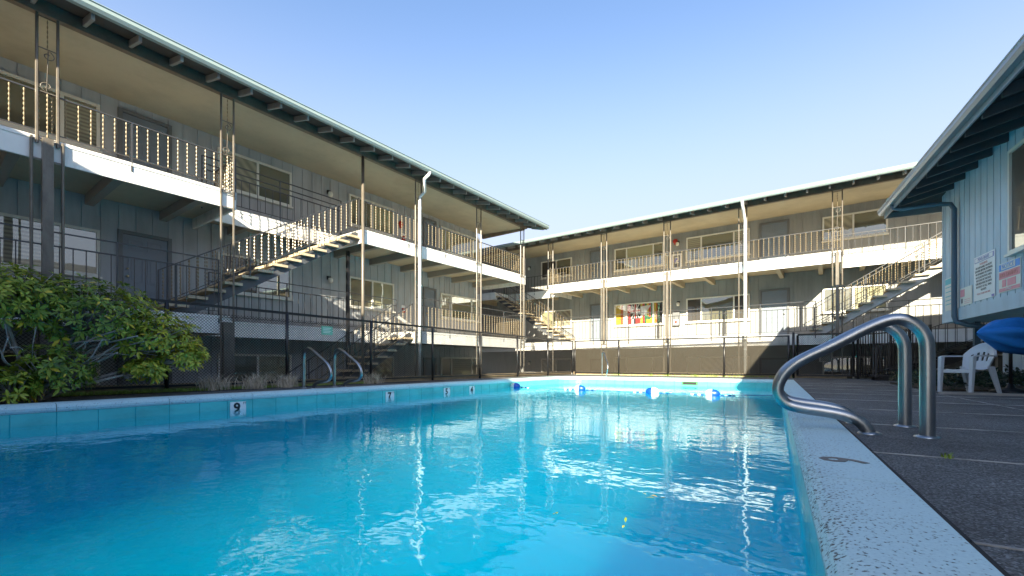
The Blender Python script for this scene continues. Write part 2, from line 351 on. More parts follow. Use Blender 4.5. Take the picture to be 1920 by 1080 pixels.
# ------------------------------------------------------------------ mesh helpers
BASE = {}      # object name -> base of its thing in frame coordinates
class MB:
    def __init__(s): s.v = []; s.f = []; s.mi = []; s.sm = []; s.tint = None; s.cur = 0
    def add(s, vs, fs, smooth=False):
        o = len(s.v); s.v += [tuple(p) for p in vs]
        for f in fs: s.f.append(tuple(i + o for i in f)); s.mi.append(s.cur); s.sm.append(smooth)
        return s
    def box(s, x0, x1, y0, y1, z0, z1):
        x0, x1 = min(x0, x1), max(x0, x1); y0, y1 = min(y0, y1), max(y0, y1); z0, z1 = min(z0, z1), max(z0, z1)
        return s.add([(x0,y0,z0),(x1,y0,z0),(x1,y1,z0),(x0,y1,z0),(x0,y0,z1),(x1,y0,z1),(x1,y1,z1),(x0,y1,z1)],
              [(0,3,2,1),(4,5,6,7),(0,1,5,4),(1,2,6,5),(2,3,7,6),(3,0,4,7)])
    def hexa(s, a, b):           # two quads joined: a bottom ring, b top ring
        return s.add(list(a) + list(b), [(3,2,1,0),(4,5,6,7),(0,1,5,4),(1,2,6,5),(2,3,7,6),(3,0,4,7)])
    def bar(s, A, B, w, h, up=(0,0,1)):
        A = Vector(A); B = Vector(B); d = (B - A).normalized(); u = Vector(up)
        if abs(d.dot(u)) > 0.98: u = Vector((1,0,0))
        r = d.cross(u).normalized(); u = r.cross(d).normalized(); r *= w/2; u *= h/2
        return s.hexa([A-r-u, A+r-u, A+r+u, A-r+u], [B-r-u, B+r-u, B+r+u, B-r+u])
    def tube(s, pts, r, n=8, smooth=True, cap=True):
        pts = [Vector(p) for p in pts]; rs = list(r) + [r[-1]]*len(pts) if isinstance(r, (list, tuple)) else [r]*len(pts)
        t0 = (pts[1]-pts[0]).normalized(); ref = Vector((0,0,1)) if abs(t0.z) < 0.9 else Vector((1,0,0))
        nrm = t0.cross(ref).normalized(); vs = []
        for i, p in enumerate(pts):
            t = (pts[min(i+1,len(pts)-1)] - pts[max(i-1,0)]).normalized()
            nrm = (nrm - t*nrm.dot(t)).normalized(); bn = t.cross(nrm)
            for k in range(n):
                a = 2*PI*k/n; vs.append(p + (nrm*math.cos(a) + bn*math.sin(a))*rs[i])
        fs = []
        for i in range(len(pts)-1):
            for k in range(n): fs.append((i*n+k, i*n+(k+1)%n, (i+1)*n+(k+1)%n, (i+1)*n+k))
        s.add(vs, fs, smooth)
        if cap:
            o = len(s.v) - len(vs)
            for ring, rev in ((0, True), (len(pts)-1, False)):
                idx = [o + ring*n + k for k in range(n)]
                s.f.append(tuple(reversed(idx)) if rev else tuple(idx)); s.mi.append(s.cur); s.sm.append(False)
        return s
    def lathe(s, prof, c, n=16, smooth=True, axis='z'):
        vs = []
        for (r, z) in prof:
            for k in range(n):
                a = 2*PI*k/n; x, y = r*math.cos(a), r*math.sin(a)
                p = (x, y, z) if axis == 'z' else ((z, x, y) if axis == 'x' else (x, z, y))
                vs.append((c[0]+p[0], c[1]+p[1], c[2]+p[2]))
        fs = [(i*n+k, i*n+(k+1)%n, (i+1)*n+(k+1)%n, (i+1)*n+k) for i in range(len(prof)-1) for k in range(n)]
        return s.add(vs, fs, smooth)
    def extrude_y(s, prof, y0, y1):   # prof: list (x,z)
        n = len(prof)
        vs = [(x, y0, z) for x, z in prof] + [(x, y1, z) for x, z in prof]
        fs = [(i, (i+1)%n, (i+1)%n+n, i+n) for i in range(n)] + [tuple(range(n-1,-1,-1)), tuple(range(n, 2*n))]
        return s.add(vs, fs)
    def extrude_x(s, prof, x0, x1):   # prof: list (y,z)
        n = len(prof)
        vs = [(x0, y, z) for y, z in prof] + [(x1, y, z) for y, z in prof]
        fs = [(i, (i+1)%n, (i+1)%n+n, i+n) for i in range(n)] + [tuple(range(n-1,-1,-1)), tuple(range(n, 2*n))]
        return s.add(vs, fs)
    def mesh(s, name, mats, off=(0,0,0)):
        me = bpy.data.meshes.new(name)
        me.from_pydata([(x-off[0], y-off[1], z-off[2]) for x, y, z in s.v], [], s.f)
        for mm in (mats if isinstance(mats, (list, tuple)) else [mats]): me.materials.append(M[mm])
        me.polygons.foreach_set("material_index", s.mi); me.polygons.foreach_set("use_smooth", s.sm)
        if s.tint:
            at = me.attributes.new("tint", 'FLOAT', 'FACE'); at.data.foreach_set("value", s.tint)
        me.update(); return me
    def part(s, name, mats, parent):
        o = bpy.data.objects.new(name, None if not s.v else s.mesh(name, mats, BASE[parent.name])); COL.objects.link(o)
        o.parent = parent; BASE[o.name] = BASE[parent.name]; return o
    def single(s, name, mats, fr, base, label, cat, group=None, kind=None):
        o = bpy.data.objects.new(name, s.mesh(name, mats, base)); COL.objects.link(o); place(o, fr, base)
        tag(o, label, cat, group, kind); return o
def place(o, fr, base):
    x, y = to_world(fr, base[0], base[1]); o.location = (x, y, base[2]); o.rotation_euler = (0, 0, ANG[fr]); BASE[o.name] = base
def tag(o, label, cat, group=None, kind=None):
    if label: o["label"] = label
    if cat: o["category"] = cat
    if group: o["group"] = group
    if kind: o["kind"] = kind
def thing(name, fr, base, label, cat, group=None):
    o = bpy.data.objects.new(name, None); COL.objects.link(o); o.empty_display_size = 0.2
    place(o, fr, base); tag(o, label, cat, group); return o
def struct(mb, name, mats, fr='W', base=(0,0,0), kind='structure', label=None, cat=None):
    o = bpy.data.objects.new(name, mb.mesh(name, mats, base)); COL.objects.link(o); place(o, fr, base); tag(o, label, cat, None, kind); return o
_txt = {}
def text_mesh(txt, size, matname, align='CENTER', bold=0.0):
    key = (txt, size, matname, align, bold)
    if key in _txt: return _txt[key]
    c = bpy.data.curves.new("lettering", 'FONT'); c.body = txt; c.size = size; c.align_x = align; c.align_y = 'CENTER'; c.extrude = 0.0008; c.offset = bold; c.resolution_u = 2
    o = bpy.data.objects.new("lettering", c); COL.objects.link(o)
    bpy.context.view_layer.update()
    me = bpy.data.meshes.new_from_object(o.evaluated_get(bpy.context.evaluated_depsgraph_get()))
    bpy.data.objects.remove(o); bpy.data.curves.remove(c)
    me.materials.clear(); me.materials.append(M[matname]); _txt[key] = me; return me
def lettering(txt, size, matname, parent, pos, rot, name='lettering', bold=0.0):
    o = bpy.data.objects.new(name, text_mesh(txt, size, matname, 'CENTER', bold)); COL.objects.link(o); o.parent = parent
    b = BASE[parent.name]; o.location = (pos[0]-b[0], pos[1]-b[1], pos[2]-b[2]); o.rotation_euler = rot; return o
# facade mappings: (a along, d outward, z)
def LW(a, d, z): return (-12.8 + d, a, z)
def BW(a, d, z): return (a, 20.4 - d, z)
def RW(a, d, z): return (4.04 - d, a, z)
def fbox(mb, mp, a0, a1, d0, d1, z0, z1):
    p = mp(a0, d0, z0); q = mp(a1, d1, z1); mb.box(p[0], q[0], p[1], q[1], p[2], q[2]); return mb

G0, L1, L2, FH = -1.25, 1.5, 4.2, 0.37

# ------------------------------------------------------------------ ground, deck, pool
qL = lambda r: -7.52 + 0.058 * (r - 1.33)
R0, R1, QR = -2.2, 15.05, 0.14
path = [(QR, R0)]
r = R0
while r < R1 - 1.3: r += 1.13; path.append((QR, r))
path.append((QR, R1))
n = 6; q0, q1 = QR, qL(R1)
rad = 0.9
for i in range(1, n): path.append((q0 + (q1 + rad - q0) * i / n, R1))
for i in range(0, 7):
    a = PI/2 * i/6; path.append((q1 + rad - rad*math.sin(a), R1 - rad + rad*math.cos(a)))
r = R1 - rad
while r > R0 + 1.3: r -= 1.13; path.append((qL(r), r))
path.append((qL(R0), R0))
for i in range(1, 6): path.append((qL(R0) + (QR - qL(R0)) * i / 6, R0))
NP = len(path)
nors = []
for i in range(NP):
    a = Vector(path[i-1]); b = Vector(path[i]); c = Vector(path[(i+1) % NP])
    e1 = (b-a).normalized(); e2 = (c-b).normalized()
    n1 = Vector((e1.y, -e1.x)); n2 = Vector((e2.y, -e2.x)); m = (n1+n2).normalized()
    nors.append(m / max(0.4, m.dot(n1)))           # outward (path runs counter-clockwise)
def off(i, d): return (path[i % NP][0] + nors[i % NP].x*d, path[i % NP][1] + nors[i % NP].y*d)
prof = [(0.31,-0.10),(0.31,0.012),(0.06,0.014),(0.02,0.008),(-0.01,-0.008),(-0.028,-0.035),(-0.026,-0.065),(-0.01,-0.09),(0.03,-0.10)]
cop = MB()
for i in range(NP):
    A = Vector(path[i]); B = Vector(path[(i+1) % NP]); L = (B-A).length; g = min(0.004 / L, 0.1)
    if L < 0.5: g = 0.0
    ring = []
    for f in (g, 1-g):
        for d, z in prof:
            p0 = Vector(off(i, d)); p1 = Vector(off(i+1, d)); p = p0.lerp(p1, f); ring.append((p.x, p.y, z))
    m = len(prof)
    cop.add(ring, [(k, (k+1)%m, (k+1)%m+m, k+m) for k in range(m)] + [tuple(range(m-1,-1,-1)), tuple(range(m, 2*m))])
struct(cop, 'pool_coping', 'coping_stone', 'P')
bed = MB()
for i in range(NP):
    a0, a1, b0, b1 = off(i, 0.0), off(i+1, 0.0), off(i, 0.37), off(i+1, 0.37)
    bed.add([(*a0,-0.05),(*a1,-0.05),(*b1,-0.05),(*b0,-0.05)], [(0,3,2,1)])
struct(bed, 'coping_bedding', 'groove', 'P')
cj = MB()
for i in range(NP):
    a0, a1, b0, b1 = off(i, 0.311), off(i+1, 0.311), off(i, 0.331), off(i+1, 0.331)
    cj.add([(*a0,0.004),(*a1,0.004),(*b1,0.004),(*b0,0.004)], [(0,3,2,1)])
struct(cj, 'coping_joint', 'groove', 'P')
def floor_z(rr): return -1.9 + 0.7 * max(0, min(1, (rr - 3.0) / 9.0))
shell = MB()
for i in range(NP):
    p, q = path[i], path[(i+1) % NP]
    shell.add([(*p,-0.09),(*q,-0.09),(*q,-3.0),(*p,-3.0)], [(0,1,2,3)])
rs = [R0-0.5, 3.0, 12.0, R1+0.5]
for i in range(3):
    shell.add([(-9,rs[i],floor_z(rs[i])),(1,rs[i],floor_z(rs[i])),(1,rs[i+1],floor_z(rs[i+1])),(-9,rs[i+1],floor_z(rs[i+1]))], [(0,1,2,3)])
struct(shell, 'pool_shell', 'pool_paint', 'P')
# band of tiles at the waterline
tb = MB()
for i in range(NP):
    A = Vector(off(i, -0.012)); B = Vector(off(i+1, -0.012)); L = (B-A).length; nt_ = max(1, round(L/0.33))
    An = Vector(off(i, 0.01)); Bn = Vector(off(i+1, 0.01))
    for k in range(nt_):
        f0 = (k + 0.012)/nt_; f1 = (k + 0.988)/nt_
        a, b = A.lerp(B, f0), A.lerp(B, f1); c, d = An.lerp(Bn, f1), An.lerp(Bn, f0)
        for z0, z1 in ((-0.255, -0.095), (-0.42, -0.262)):
            tb.hexa([(*a,z0),(*b,z0),(*c,z0),(*d,z0)], [(*a,z1),(*b,z1),(*c,z1),(*d,z1)])
struct(tb, 'pool_waterline_tiles', 'tile_aqua', 'P')
WZ = -0.23
wt = MB()
wl_ = [off(i, 0.02) for i in range(NP)]
wt.add([(x, y, WZ) for x, y in wl_] + [(x, y, -2.6) for x, y in wl_], [tuple(range(NP)), tuple(range(2*NP-1, NP-1, -1))] + [(i, i+NP, (i+1) % NP + NP, (i+1) % NP) for i in range(NP)])
struct(wt, 'pool_water', 'water', 'P')

FA = Vector((-5.93, 7.87)); FC = Vector((2.70, 19.45)); FE = Vector((9.45, 15.0))
fd = (FC - FA).normalized(); fnl = Vector((-fd.y, fd.x))
bd = (FE - FC).normalized(); bnl = Vector((-bd.y, bd.x))
cornerD = FC + fnl*0.25 + bnl*0.30 + bd*0.0
outer = [FA - fd*22 + fnl*0.25, Vector((-3, -22)), Vector((30, -22)), Vector((34, 2)), Vector((14.5, 12.6)),
         FE + bd*1.9 + bnl*0.45, cornerD]
hole = [Vector(to_world('P', *off(i, 0.325))) for i in range(NP)]
def holed(outer, hole, z, mb):
    loops = [[Vector((p.x, p.y, 0)) for p in outer], [Vector((p.x, p.y, 0)) for p in hole]]
    flat = loops[0] + loops[1]
    for t in tessellate_polygon(loops):
        a, b, c = [flat[i] for i in t]
        if (b-a).cross(c-a).z < 0: t = (t[0], t[2], t[1])
        mb.add([(flat[i].x, flat[i].y, z) for i in t], [(0,1,2)])
dk = MB(); holed(outer, hole, 0.0, dk)
no = len(outer)
for i in range(no):
    p, q = outer[i], outer[(i+1) % no]
    dk.add([(p.x,p.y,0),(q.x,q.y,0),(q.x,q.y,-1.4),(p.x,p.y,-1.4)], [(0,1,2,3)])
struct(dk, 'pool_deck', 'aggregate')
gm = MB(); big = [Vector((-400,-400)), Vector((400,-400)), Vector((400,400)), Vector((-400,400))]
holed(big, outer, G0, gm)
struct(gm, 'ground', 'dirt')
# saw joints of the deck on the near side
jt = MB()
for k in range(-1, 9):
    rr = 1.70 + 1.45*k
    jt.box(0.46, 12, rr, rr+0.012, 0.0, 0.004)
for qq in (2.25, 4.6):
    for k in range(-1, 9):
        jt.box(qq, qq+0.012, 1.712 + 1.45*k + 0.002, 1.70 + 1.45*(k+1) - 0.002, 0.0, 0.004)
struct(jt, 'deck_joints', 'joint', 'P')
kb = MB(); kb.box(2.28, 6.5, 9.62, 9.74, 0.0, 0.035); struct(kb, 'bed_kerb', 'concrete', 'P')
sb = MB(); sb.box(2.4, 5.6, 10.9, 14.0, 0.0, 0.03); struct(sb, 'planting_bed', 'planting_soil', 'P')
# low kerb and earth strip behind the left coping, under the mesh fence
es = MB()
for i in range(14):
    r0_, r1_ = -2 + i*0.85, -2 + (i+1)*0.85
    def fq(rr):
        # fence line in the pool frame
        a = to_frame('P', *FA); b = to_frame('P', *FC); return a[0] + (b[0]-a[0])*(rr-a[1])/(b[1]-a[1])
    es.add([(fq(r0_)+0.05,r0_,0.012),(fq(r0_)+0.44,r0_,0.012),(fq(r1_)+0.44,r1_,0.012),(fq(r1_)+0.05,r1_,0.012)], [(0,1,2,3)])
struct(es, 'planting_strip', 'planting_soil', 'P')

# ------------------------------------------------------------------ building kit
def siding(mb, mp, a0, a1, z0, z1, pitch=0.3, first=0.0):
    a = a0
    while a < a1 - 0.02:
        b = min(a + pitch - 0.022, a1); fbox(mb, mp, a, b, 0.0, 0.018, z0, z1); a += pitch
_wi = [0]
_look = [('pane','pane_blind'),('pane_slats','pane'),('pane_curtain','pane'),('pane','pane_blind'),('pane_blind','pane_curtain'),('pane','pane_slats'),('pane_dark','pane')]
def window(root, mp, a0, a1, z0, z1, mull, mats=None, blind=None):
    _wi[0] += 1
    mats = mats or _look[_wi[0] % 7]
    a0, a1 = min(a0, a1), max(a0, a1); fw = 0.055
    fm = MB()
    fbox(fm, mp, a0, a1, 0.02, 0.085, z1-fw, z1); fbox(fm, mp, a0, a1, 0.02, 0.085, z0, z0+fw)
    fbox(fm, mp, a0, a0+fw, 0.02, 0.085, z0+fw, z1-fw); fbox(fm, mp, a1-fw, a1, 0.02, 0.085, z0+fw, z1-fw)
    for m_ in mull: fbox(fm, mp, m_-fw/2, m_+fw/2, 0.02, 0.08, z0+fw, z1-fw)
    wd = fm.part('window', 'window_trim', root)
    edges = [a0] + sorted(mull) + [a1]
    for i in range(len(edges)-1):
        pm = MB(); fbox(pm, mp, edges[i]+fw/2, edges[i+1]-fw/2, 0.042, 0.048, z0+fw/2, z1-fw/2)
        pm.part('pane', mats[(i + len(edges)) % 2] if len(edges) > 3 else mats[i % 2], wd)
    sl = MB(); fbox(sl, mp, a0-0.03, a1+0.03, 0.02, 0.12, z0-0.045, z0-0.003); sl.part('sill', 'window_trim', wd)
    return wd
def door(root, mp, a0, a1, z0, z1, hinge=1):
    a0, a1 = min(a0, a1), max(a0, a1)
    dm = MB(); fbox(dm, mp, a0+0.08, a1-0.08, 0.02, 0.04, z0+0.03, z1-0.08)
    w_ = (a1-a0-0.16); zz = [(0.08, 0.34), (0.42, 0.74), (0.82, 0.95)]
    for c in (0, 1):
        for f0, f1 in zz:
            x0 = a0+0.08 + w_*(0.12 + 0.42*c); x1 = x0 + w_*0.34; H = z1-z0-0.11
            for q in ((x0, x1, f0*H, f0*H+0.03), (x0, x1, f1*H-0.03, f1*H), (x0, x0+0.03, f0*H+0.03, f1*H-0.03), (x1-0.03, x1, f0*H+0.03, f1*H-0.03)):
                fbox(dm, mp, q[0], q[1], 0.04, 0.052, z0+0.03+q[2], z0+0.03+q[3])
            fbox(dm, mp, x0+0.06, x1-0.06, 0.04, 0.048, z0+0.03+f0*H+0.06, z0+0.03+f1*H-0.06)
    d = dm.part('door', 'door_paint', root)
    tm = MB(); fbox(tm, mp, a0, a0+0.078, 0.02, 0.075, z0, z1); fbox(tm, mp, a1-0.078, a1, 0.02, 0.075, z0, z1); fbox(tm, mp, a0+0.08, a1-0.08, 0.02, 0.075, z1-0.078, z1)
    tm.part('door_frame', 'door_trim', d)
    km = MB(); ka = a0+0.16 if hinge > 0 else a1-0.16; p = mp(ka, 0.085, z0+0.95); q = mp(ka, 0.03, z0+0.95)
    km.tube([q, ((p[0]+q[0])/2, (p[1]+q[1])/2, p[2])], 0.012, 8); km.lathe([(0.001,-0.028),(0.02,-0.02),(0.028,0),(0.02,0.02),(0.001,0.028)], p, 10)
    km.lathe([(0.001,-0.02),(0.02,-0.01),(0.02,0.01),(0.001,0.02)], (p[0], p[1], p[2]+0.17), 10)
    km.part('handle', 'brass', d); return d
def scroll_pts(h, wdt):
    pts = []
    for i in range(15):
        t = i/14; a = PI*0.5 - t*2.3*PI; rr = wdt*0.5*(1-0.75*t)
        pts.append((wdt*0.05 + rr*math.cos(a), h - wdt*0.55 + rr*math.sin(a)))
    up = list(reversed(pts))
    dn = [(-x, h - z) for x, z in pts]
    return up + dn
def porch_post(root, mp2, a, z0, z1, gap=0.24, scroll=True, fat=0.0):
    """twin-tube wrought post on a line: mp2(a, z) -> frame point"""
    pm = MB(); W = 0.02
    for s_ in (-1, 1):
        pm.tube([mp2(a + s_*gap/2, z0), mp2(a + s_*gap/2, z1)], 0.021, 6, False)
    H = z1 - z0
    hs = [z0 + 0.10, z1 - 0.04] + ([z1 - 0.55, z0 + 0.86] if scroll else [z1 - 0.35])
    for z in hs: pm.bar(mp2(a - gap/2, z), mp2(a + gap/2, z), 0.014, 0.014)
    if fat: pm.bar(mp2(a, z0), mp2(a, z1), fat, fat)
    p = pm.part('porch_post', 'post_paint', root)
    if scroll:
        sm = MB(); sm.tube([mp2(a + x, z0 + 0.87 + z) for x, z in scroll_pts(H - 0.55 - 0.88, gap*0.7)], 0.008, 5)
        sm.part('scroll', 'post_paint', p)
        rm = MB(); tw(rm, mp2(a, z0+0.11), 0.74); tw(rm, mp2(a, z1-0.54), 0.48, 0.008); rm.part('twisted_rod', 'twist_paint', p)
    return p
def tw(mb, p, h, r=0.013):
    n_ = max(4, int(round(h/0.075))); pts = []; rs = []
    for i in range(n_):
        for f, k in ((0.02, .28), (0.30, .95), (0.5, 1.15), (0.70, .95), (0.98, .28)):
            pts.append((p[0], p[1], p[2] + h*(i+f)/n_)); rs.append(r*k)
    mb.tube(pts, rs, 4, False)
_bal = {}
def bal_mesh(kind, h):
    key = (kind, round(h, 2))
    if key not in _bal:
        m_ = MB()
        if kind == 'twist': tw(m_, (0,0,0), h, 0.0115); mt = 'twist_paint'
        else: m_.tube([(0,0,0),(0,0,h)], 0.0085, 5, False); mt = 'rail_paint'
        _bal[key] = m_.mesh('baluster', mt)
    return _bal[key]
def railing(fr, A, B, h, sp, kind, label, extra=(), bot=0.10, group='railings of the walkways', name='walkway_railing', newel=1.6, hand=0.03, cat='railing', every=0, mat_='rail_paint'):
    A = Vector(A); B = Vector(B); base = tuple(A)
    t = thing(name, fr, base, label, cat, group)
    up = Vector((0,0,1)); L = (Vector((B.x,B.y))-Vector((A.x,A.y))).length
    m_ = MB(); m_.bar(A+up*h, B+up*h, hand, 0.022); m_.part('top_rail', mat_, t)
    m_ = MB(); m_.bar(A+up*bot, B+up*bot, 0.022, 0.014); m_.part('bottom_rail', mat_, t)
    for e in extra:
        m_ = MB(); m_.bar(A+up*e, B+up*e, 0.03, 0.02); m_.part('upper_rail', mat_, t)
    top = max([h] + list(extra))
    nn = max(1, round(L/newel))
    for i in range(nn+1):
        p = A.lerp(B, i/nn); m_ = MB(); m_.bar(p - up*0.16, p + up*(top if extra else h), 0.024, 0.024); m_.part('newel', mat_, t)
    nb = max(2, round(L/sp)); hb = h - bot - 0.012
    for i in range(nb):
        f = (i+0.5)/nb; p = A.lerp(B, f) + up*(bot + 0.004)
        k = kind
        if every and i % every == every-1: k = 'plain'
        o = bpy.data.objects.new('baluster', bal_mesh(k, hb)); COL.objects.link(o); o.parent = t; o.location = p - A
    return t
def stairs(fr, A, B, width, side, nsteps, label, mats, tread_mat='tread_concrete', group='outdoor staircases', bal='twist', sp=0.16, name='outdoor_staircase', rails=(0,1), every=0):
    """A foot, B head (frame points on the outer edge); the flight is `width` wide towards `side` (unit xy)"""
    A = Vector(A); B = Vector(B); sd = Vector((side[0], side[1], 0)); up = Vector((0,0,1))
    t = thing(name, fr, tuple(A), label, 'staircase', group)
    run = Vector((B.x-A.x, B.y-A.y, 0)); L = run.length; rd = run.normalized(); rise = (B.z-A.z)/nsteps; go = L/(nsteps-1)
    for i in range(nsteps-1):
        p = A + rd*(go*(i+0.5)) + up*(rise*(i+1)); m_ = MB()
        a0 = p - rd*(go*0.56) + sd*0.02; a1 = p + rd*(go*0.50) + sd*0.02; b1 = a1 + sd*(width-0.04); b0 = a0 + sd*(width-0.04)
        m_.hexa([a0-up*0.06, a1-up*0.06, b1-up*0.06, b0-up*0.06], [a0, a1, b1, b0]); m_.part('tread', tread_mat, t)
    for e in (0.16, width-0.16):
        m_ = MB(); m_.bar(A + sd*e - up*0.13, B + sd*e - up*0.13, 0.07, 0.22); m_.part('stringer', mats, t)
    for j in rails:
        e = j*width; o_ = sd*(0.012 if j == 0 else -0.012)
        P0 = A + sd*e + o_ + rd*0.1 + up*rise*0.6; P1 = B + sd*e + o_ - rd*0.05
        m_ = MB(); m_.bar(P0+up*0.86, P1+up*0.86, 0.03, 0.022); m_.part('handrail', 'rail_paint', t)
        m_ = MB(); m_.bar(P0+up*0.14, P1+up*0.14, 0.02, 0.016); m_.part('lower_rail', 'rail_paint', t)
        for f in (0, 0.33, 0.66, 1):
            p = P0.lerp(P1, f); m_ = MB(); m_.bar(p - up*0.02, p + up*0.86, 0.026, 0.026); m_.part('newel', 'rail_paint', t)
        nb = round(L/sp)
        for i in range(nb):
            p = P0.lerp(P1, (i+0.5)/nb) + up*0.15
            k = 'plain' if (every and i % every == 0) else bal
            o = bpy.data.objects.new('baluster', bal_mesh(k, 0.70)); COL.objects.link(o); o.parent = t; o.location = p - A
    return t
def slab_x(root, t0, t1, s0, s1, z, ends=(True, True), joists=True, rim=True):
    """walkway slab of the left block: wall side t0, outer edge t1"""
    m_ = MB(); m_.box(t0, t1-0.05, s0+0.05, s1-0.05, z-0.13, z-0.002); p = m_.part('walkway', 'soffit', root)
    f = MB(); f.box(t1-0.05, t1, s0, s1, z-FH, z); f.box(t1, t1+0.012, s0, s1, z-0.055, z+0.006)
    if ends[0]: f.box(t0, t1-0.05, s0, s0+0.05, z-FH, z)
    if ends[1]: f.box(t0, t1-0.05, s1-0.05, s1, z-FH, z)
    f.part('fascia', 'white_paint', p)
    if joists:
        nj = max(1, round((s1-s0)/1.28))
        for i in range(nj):
            s_ = s0 + (s1-s0)*(i+0.5)/nj; j = MB(); j.box(t0, t1-0.05, s_-0.07, s_+0.07, z-FH+0.03, z-0.13); j.part('joist', 'joist_paint', p)
    return p
def slab_y(root, s0, s1, t0, t1, z, ends=(True, True), joists=True):
    """walkway slab of the back block: outer edge s1 (smaller), wall side s0"""
    m_ = MB(); m_.box(t0+0.05, t1-0.05, s1+0.05, s0, z-0.13, z-0.002); p = m_.part('walkway', 'soffit', root)
    f = MB(); f.box(t0, t1, s1, s1+0.05, z-FH, z); f.box(t0, t1, s1-0.012, s1, z-0.055, z+0.006)
    if ends[0]: f.box(t0, t0+0.05, s1+0.05, s0, z-FH, z)
    if ends[1]: f.box(t1-0.05, t1, s1+0.05, s0, z-FH, z)
    f.part('fascia', 'white_paint', p)
    if joists:
        nj = max(1, round((t1-t0)/1.28))
        for i in range(nj):
            t_ = t0 + (t1-t0)*(i+0.5)/nj; j = MB(); j.box(t_-0.07, t_+0.07, s1+0.05, s0, z-FH+0.03, z-0.13); j.part('joist', 'soffit', p)
    return p

# ------------------------------------------------------------------ left apartment block
TF, TR, TW_ = -10.45, -11.6, -12.8
SE = 15.46
left = thing('apartment_building', 'B', (-16.0, 5.0, G0), 'three storey grey apartment block with long walkways behind the shrub, left of the pool', 'building', 'apartment blocks round the pool')
wl = MB(); wl.box(-22, TW_, -6, 15.1, G0-0.1, 6.36)
siding(wl, LW, -5.9, 15.1, G0, 6.338)
wl.part('wall', 'siding', left)
m_ = MB(); m_.hexa([(-12.79,-6,6.34),(-10.5,-6,6.222),(-10.5,SE-0.02,6.222),(-12.79,SE-0.02,6.34)], [(-12.79,-6,6.37),(-10.5,-6,6.252),(-10.5,SE-0.02,6.252),(-12.79,SE-0.02,6.37)])
m_.part('porch_ceiling', 'soffit', left)
m_ = MB(); m_.box(-10.5, -10.38, -6, SE+0.04, 6.20, 6.44); m_.box(-12.78, -10.502, SE-0.08, SE+0.03, 6.16, 6.42); m_.part('eave_beam', 'beam_paint', left)
rf = MB(); ez = 6.26
rp = [(-9.72, ez), (-17, ez+1.82), (-24, ez+0.07), (-24, ez+0.14), (-17, ez+1.90), (-9.72, ez+0.08)]
rf.extrude_y(rp, -8, 16.0)
roof = rf.part('roof', 'shingle', left)
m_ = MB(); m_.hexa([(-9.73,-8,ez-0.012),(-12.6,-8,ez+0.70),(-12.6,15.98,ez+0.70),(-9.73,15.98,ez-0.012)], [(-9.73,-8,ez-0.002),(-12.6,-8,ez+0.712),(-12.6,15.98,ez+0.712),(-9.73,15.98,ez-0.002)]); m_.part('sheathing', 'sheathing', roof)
s_ = -5.5
while s_ < 16.0:
    m_ = MB(); m_.hexa([(-9.78,s_-0.024,ez-0.13),(-10.38,s_-0.024,ez+0.02),(-10.38,s_+0.024,ez+0.02),(-9.78,s_+0.024,ez-0.13)], [(-9.78,s_-0.024,ez-0.005),(-10.38,s_-0.024,ez+0.14),(-10.38,s_+0.024,ez+0.14),(-9.78,s_+0.024,ez-0.005)])
    m_.part('rafter_tail', 'rafter_paint', roof); s_ += 0.61
def gutter_x(root, x, y0, y1, z, d, matn, sgn=1):
    m_ = MB(); pr = [(x, z), (x+sgn*0.08, z), (x+sgn*0.115, z+0.05), (x+sgn*0.115, z+0.105), (x+sgn*0.13, z+0.12), (x+sgn*0.13, z+0.13), (x+sgn*0.10, z+0.13), (x+sgn*0.09, z+0.03), (x+sgn*0.012, z+0.02), (x+sgn*0.012, z+0.13), (x, z+0.13)]
    if sgn < 0: pr = pr[::-1]
    m_.extrude_y(pr, y0, y1); return m_.part('gutter', matn, root)
gutter_x(roof, -9.715, -8, 16.02, ez-0.06, 0.12, 'gutter_metal')
m_ = MB(); m_.hexa([(-9.72,16.0,ez-0.08),(-17,16.0,ez+1.74),(-17,16.04,ez+1.74),(-9.72,16.04,ez-0.08)], [(-9.72,16.0,ez+0.09),(-17,16.0,ez+1.91),(-17,16.04,ez+1.91),(-9.72,16.04,ez+0.09)]); m_.part('bargeboard', 'beam_paint', roof)

sx = lambda px, t=TW_+0.05: on_x('B', px, t)
cols = {'W1': (sx(187), sx(116)), 'W2': (sx(408), sx(483), sx(546)), 'W3': (sx(654), sx(698), sx(738)), 'W4': (sx(826), sx(846), sx(884), sx(898))}
dW1 = cols['W1'][0]-cols['W1'][1]
for lv in (L2, L1, G0):
    z0, z1 = lv + 0.86, lv + 1.86
    if lv == G0: z0, z1 = lv + 1.0, lv + 2.0
    a1 = cols['W1'][0]; window(left, LW, a1 - 4*dW1, a1, z0, z1, [a1 - dW1, a1 - 3*dW1])
    window(left, LW, cols['W2'][0], cols['W2'][2], z0, z1, [cols['W2'][1]])
    window(left, LW, cols['W3'][0], cols['W3'][2], z0, z1, [cols['W3'][1]])
    window(left, LW, cols['W4'][0], cols['W4'][3], z0, z1, [cols['W4'][1], cols['W4'][2]])
    door(left, LW, sx(221), sx(322), lv, lv+1.97)
    door(left, LW, sx(794), sx(818), lv, lv+1.97)
s_lo, s_hi = on_x('B', 443, TF), on_x('B', 679, TF)
slab_x(left, TW_+0.02, TF, -6, s_lo, L2, (False, True))
slab_x(left, TW_+0.02, TR, s_lo, s_hi, L2, (False, False))
slab_x(left, TW_+0.02, TF, s_hi, SE, L2, (True, True))
s1_lo, s1_hi = on_x('B', 432, TF), on_x('B', 779, TF)
slab_x(left, TW_+0.02, TF, -6, s1_lo, L1, (False, True))
slab_x(left, TW_+0.02, TR, s1_lo, s1_hi, L1, (False, False))
slab_x(left, TW_+0.02, TF, s1_hi, SE, L1, (True, True))
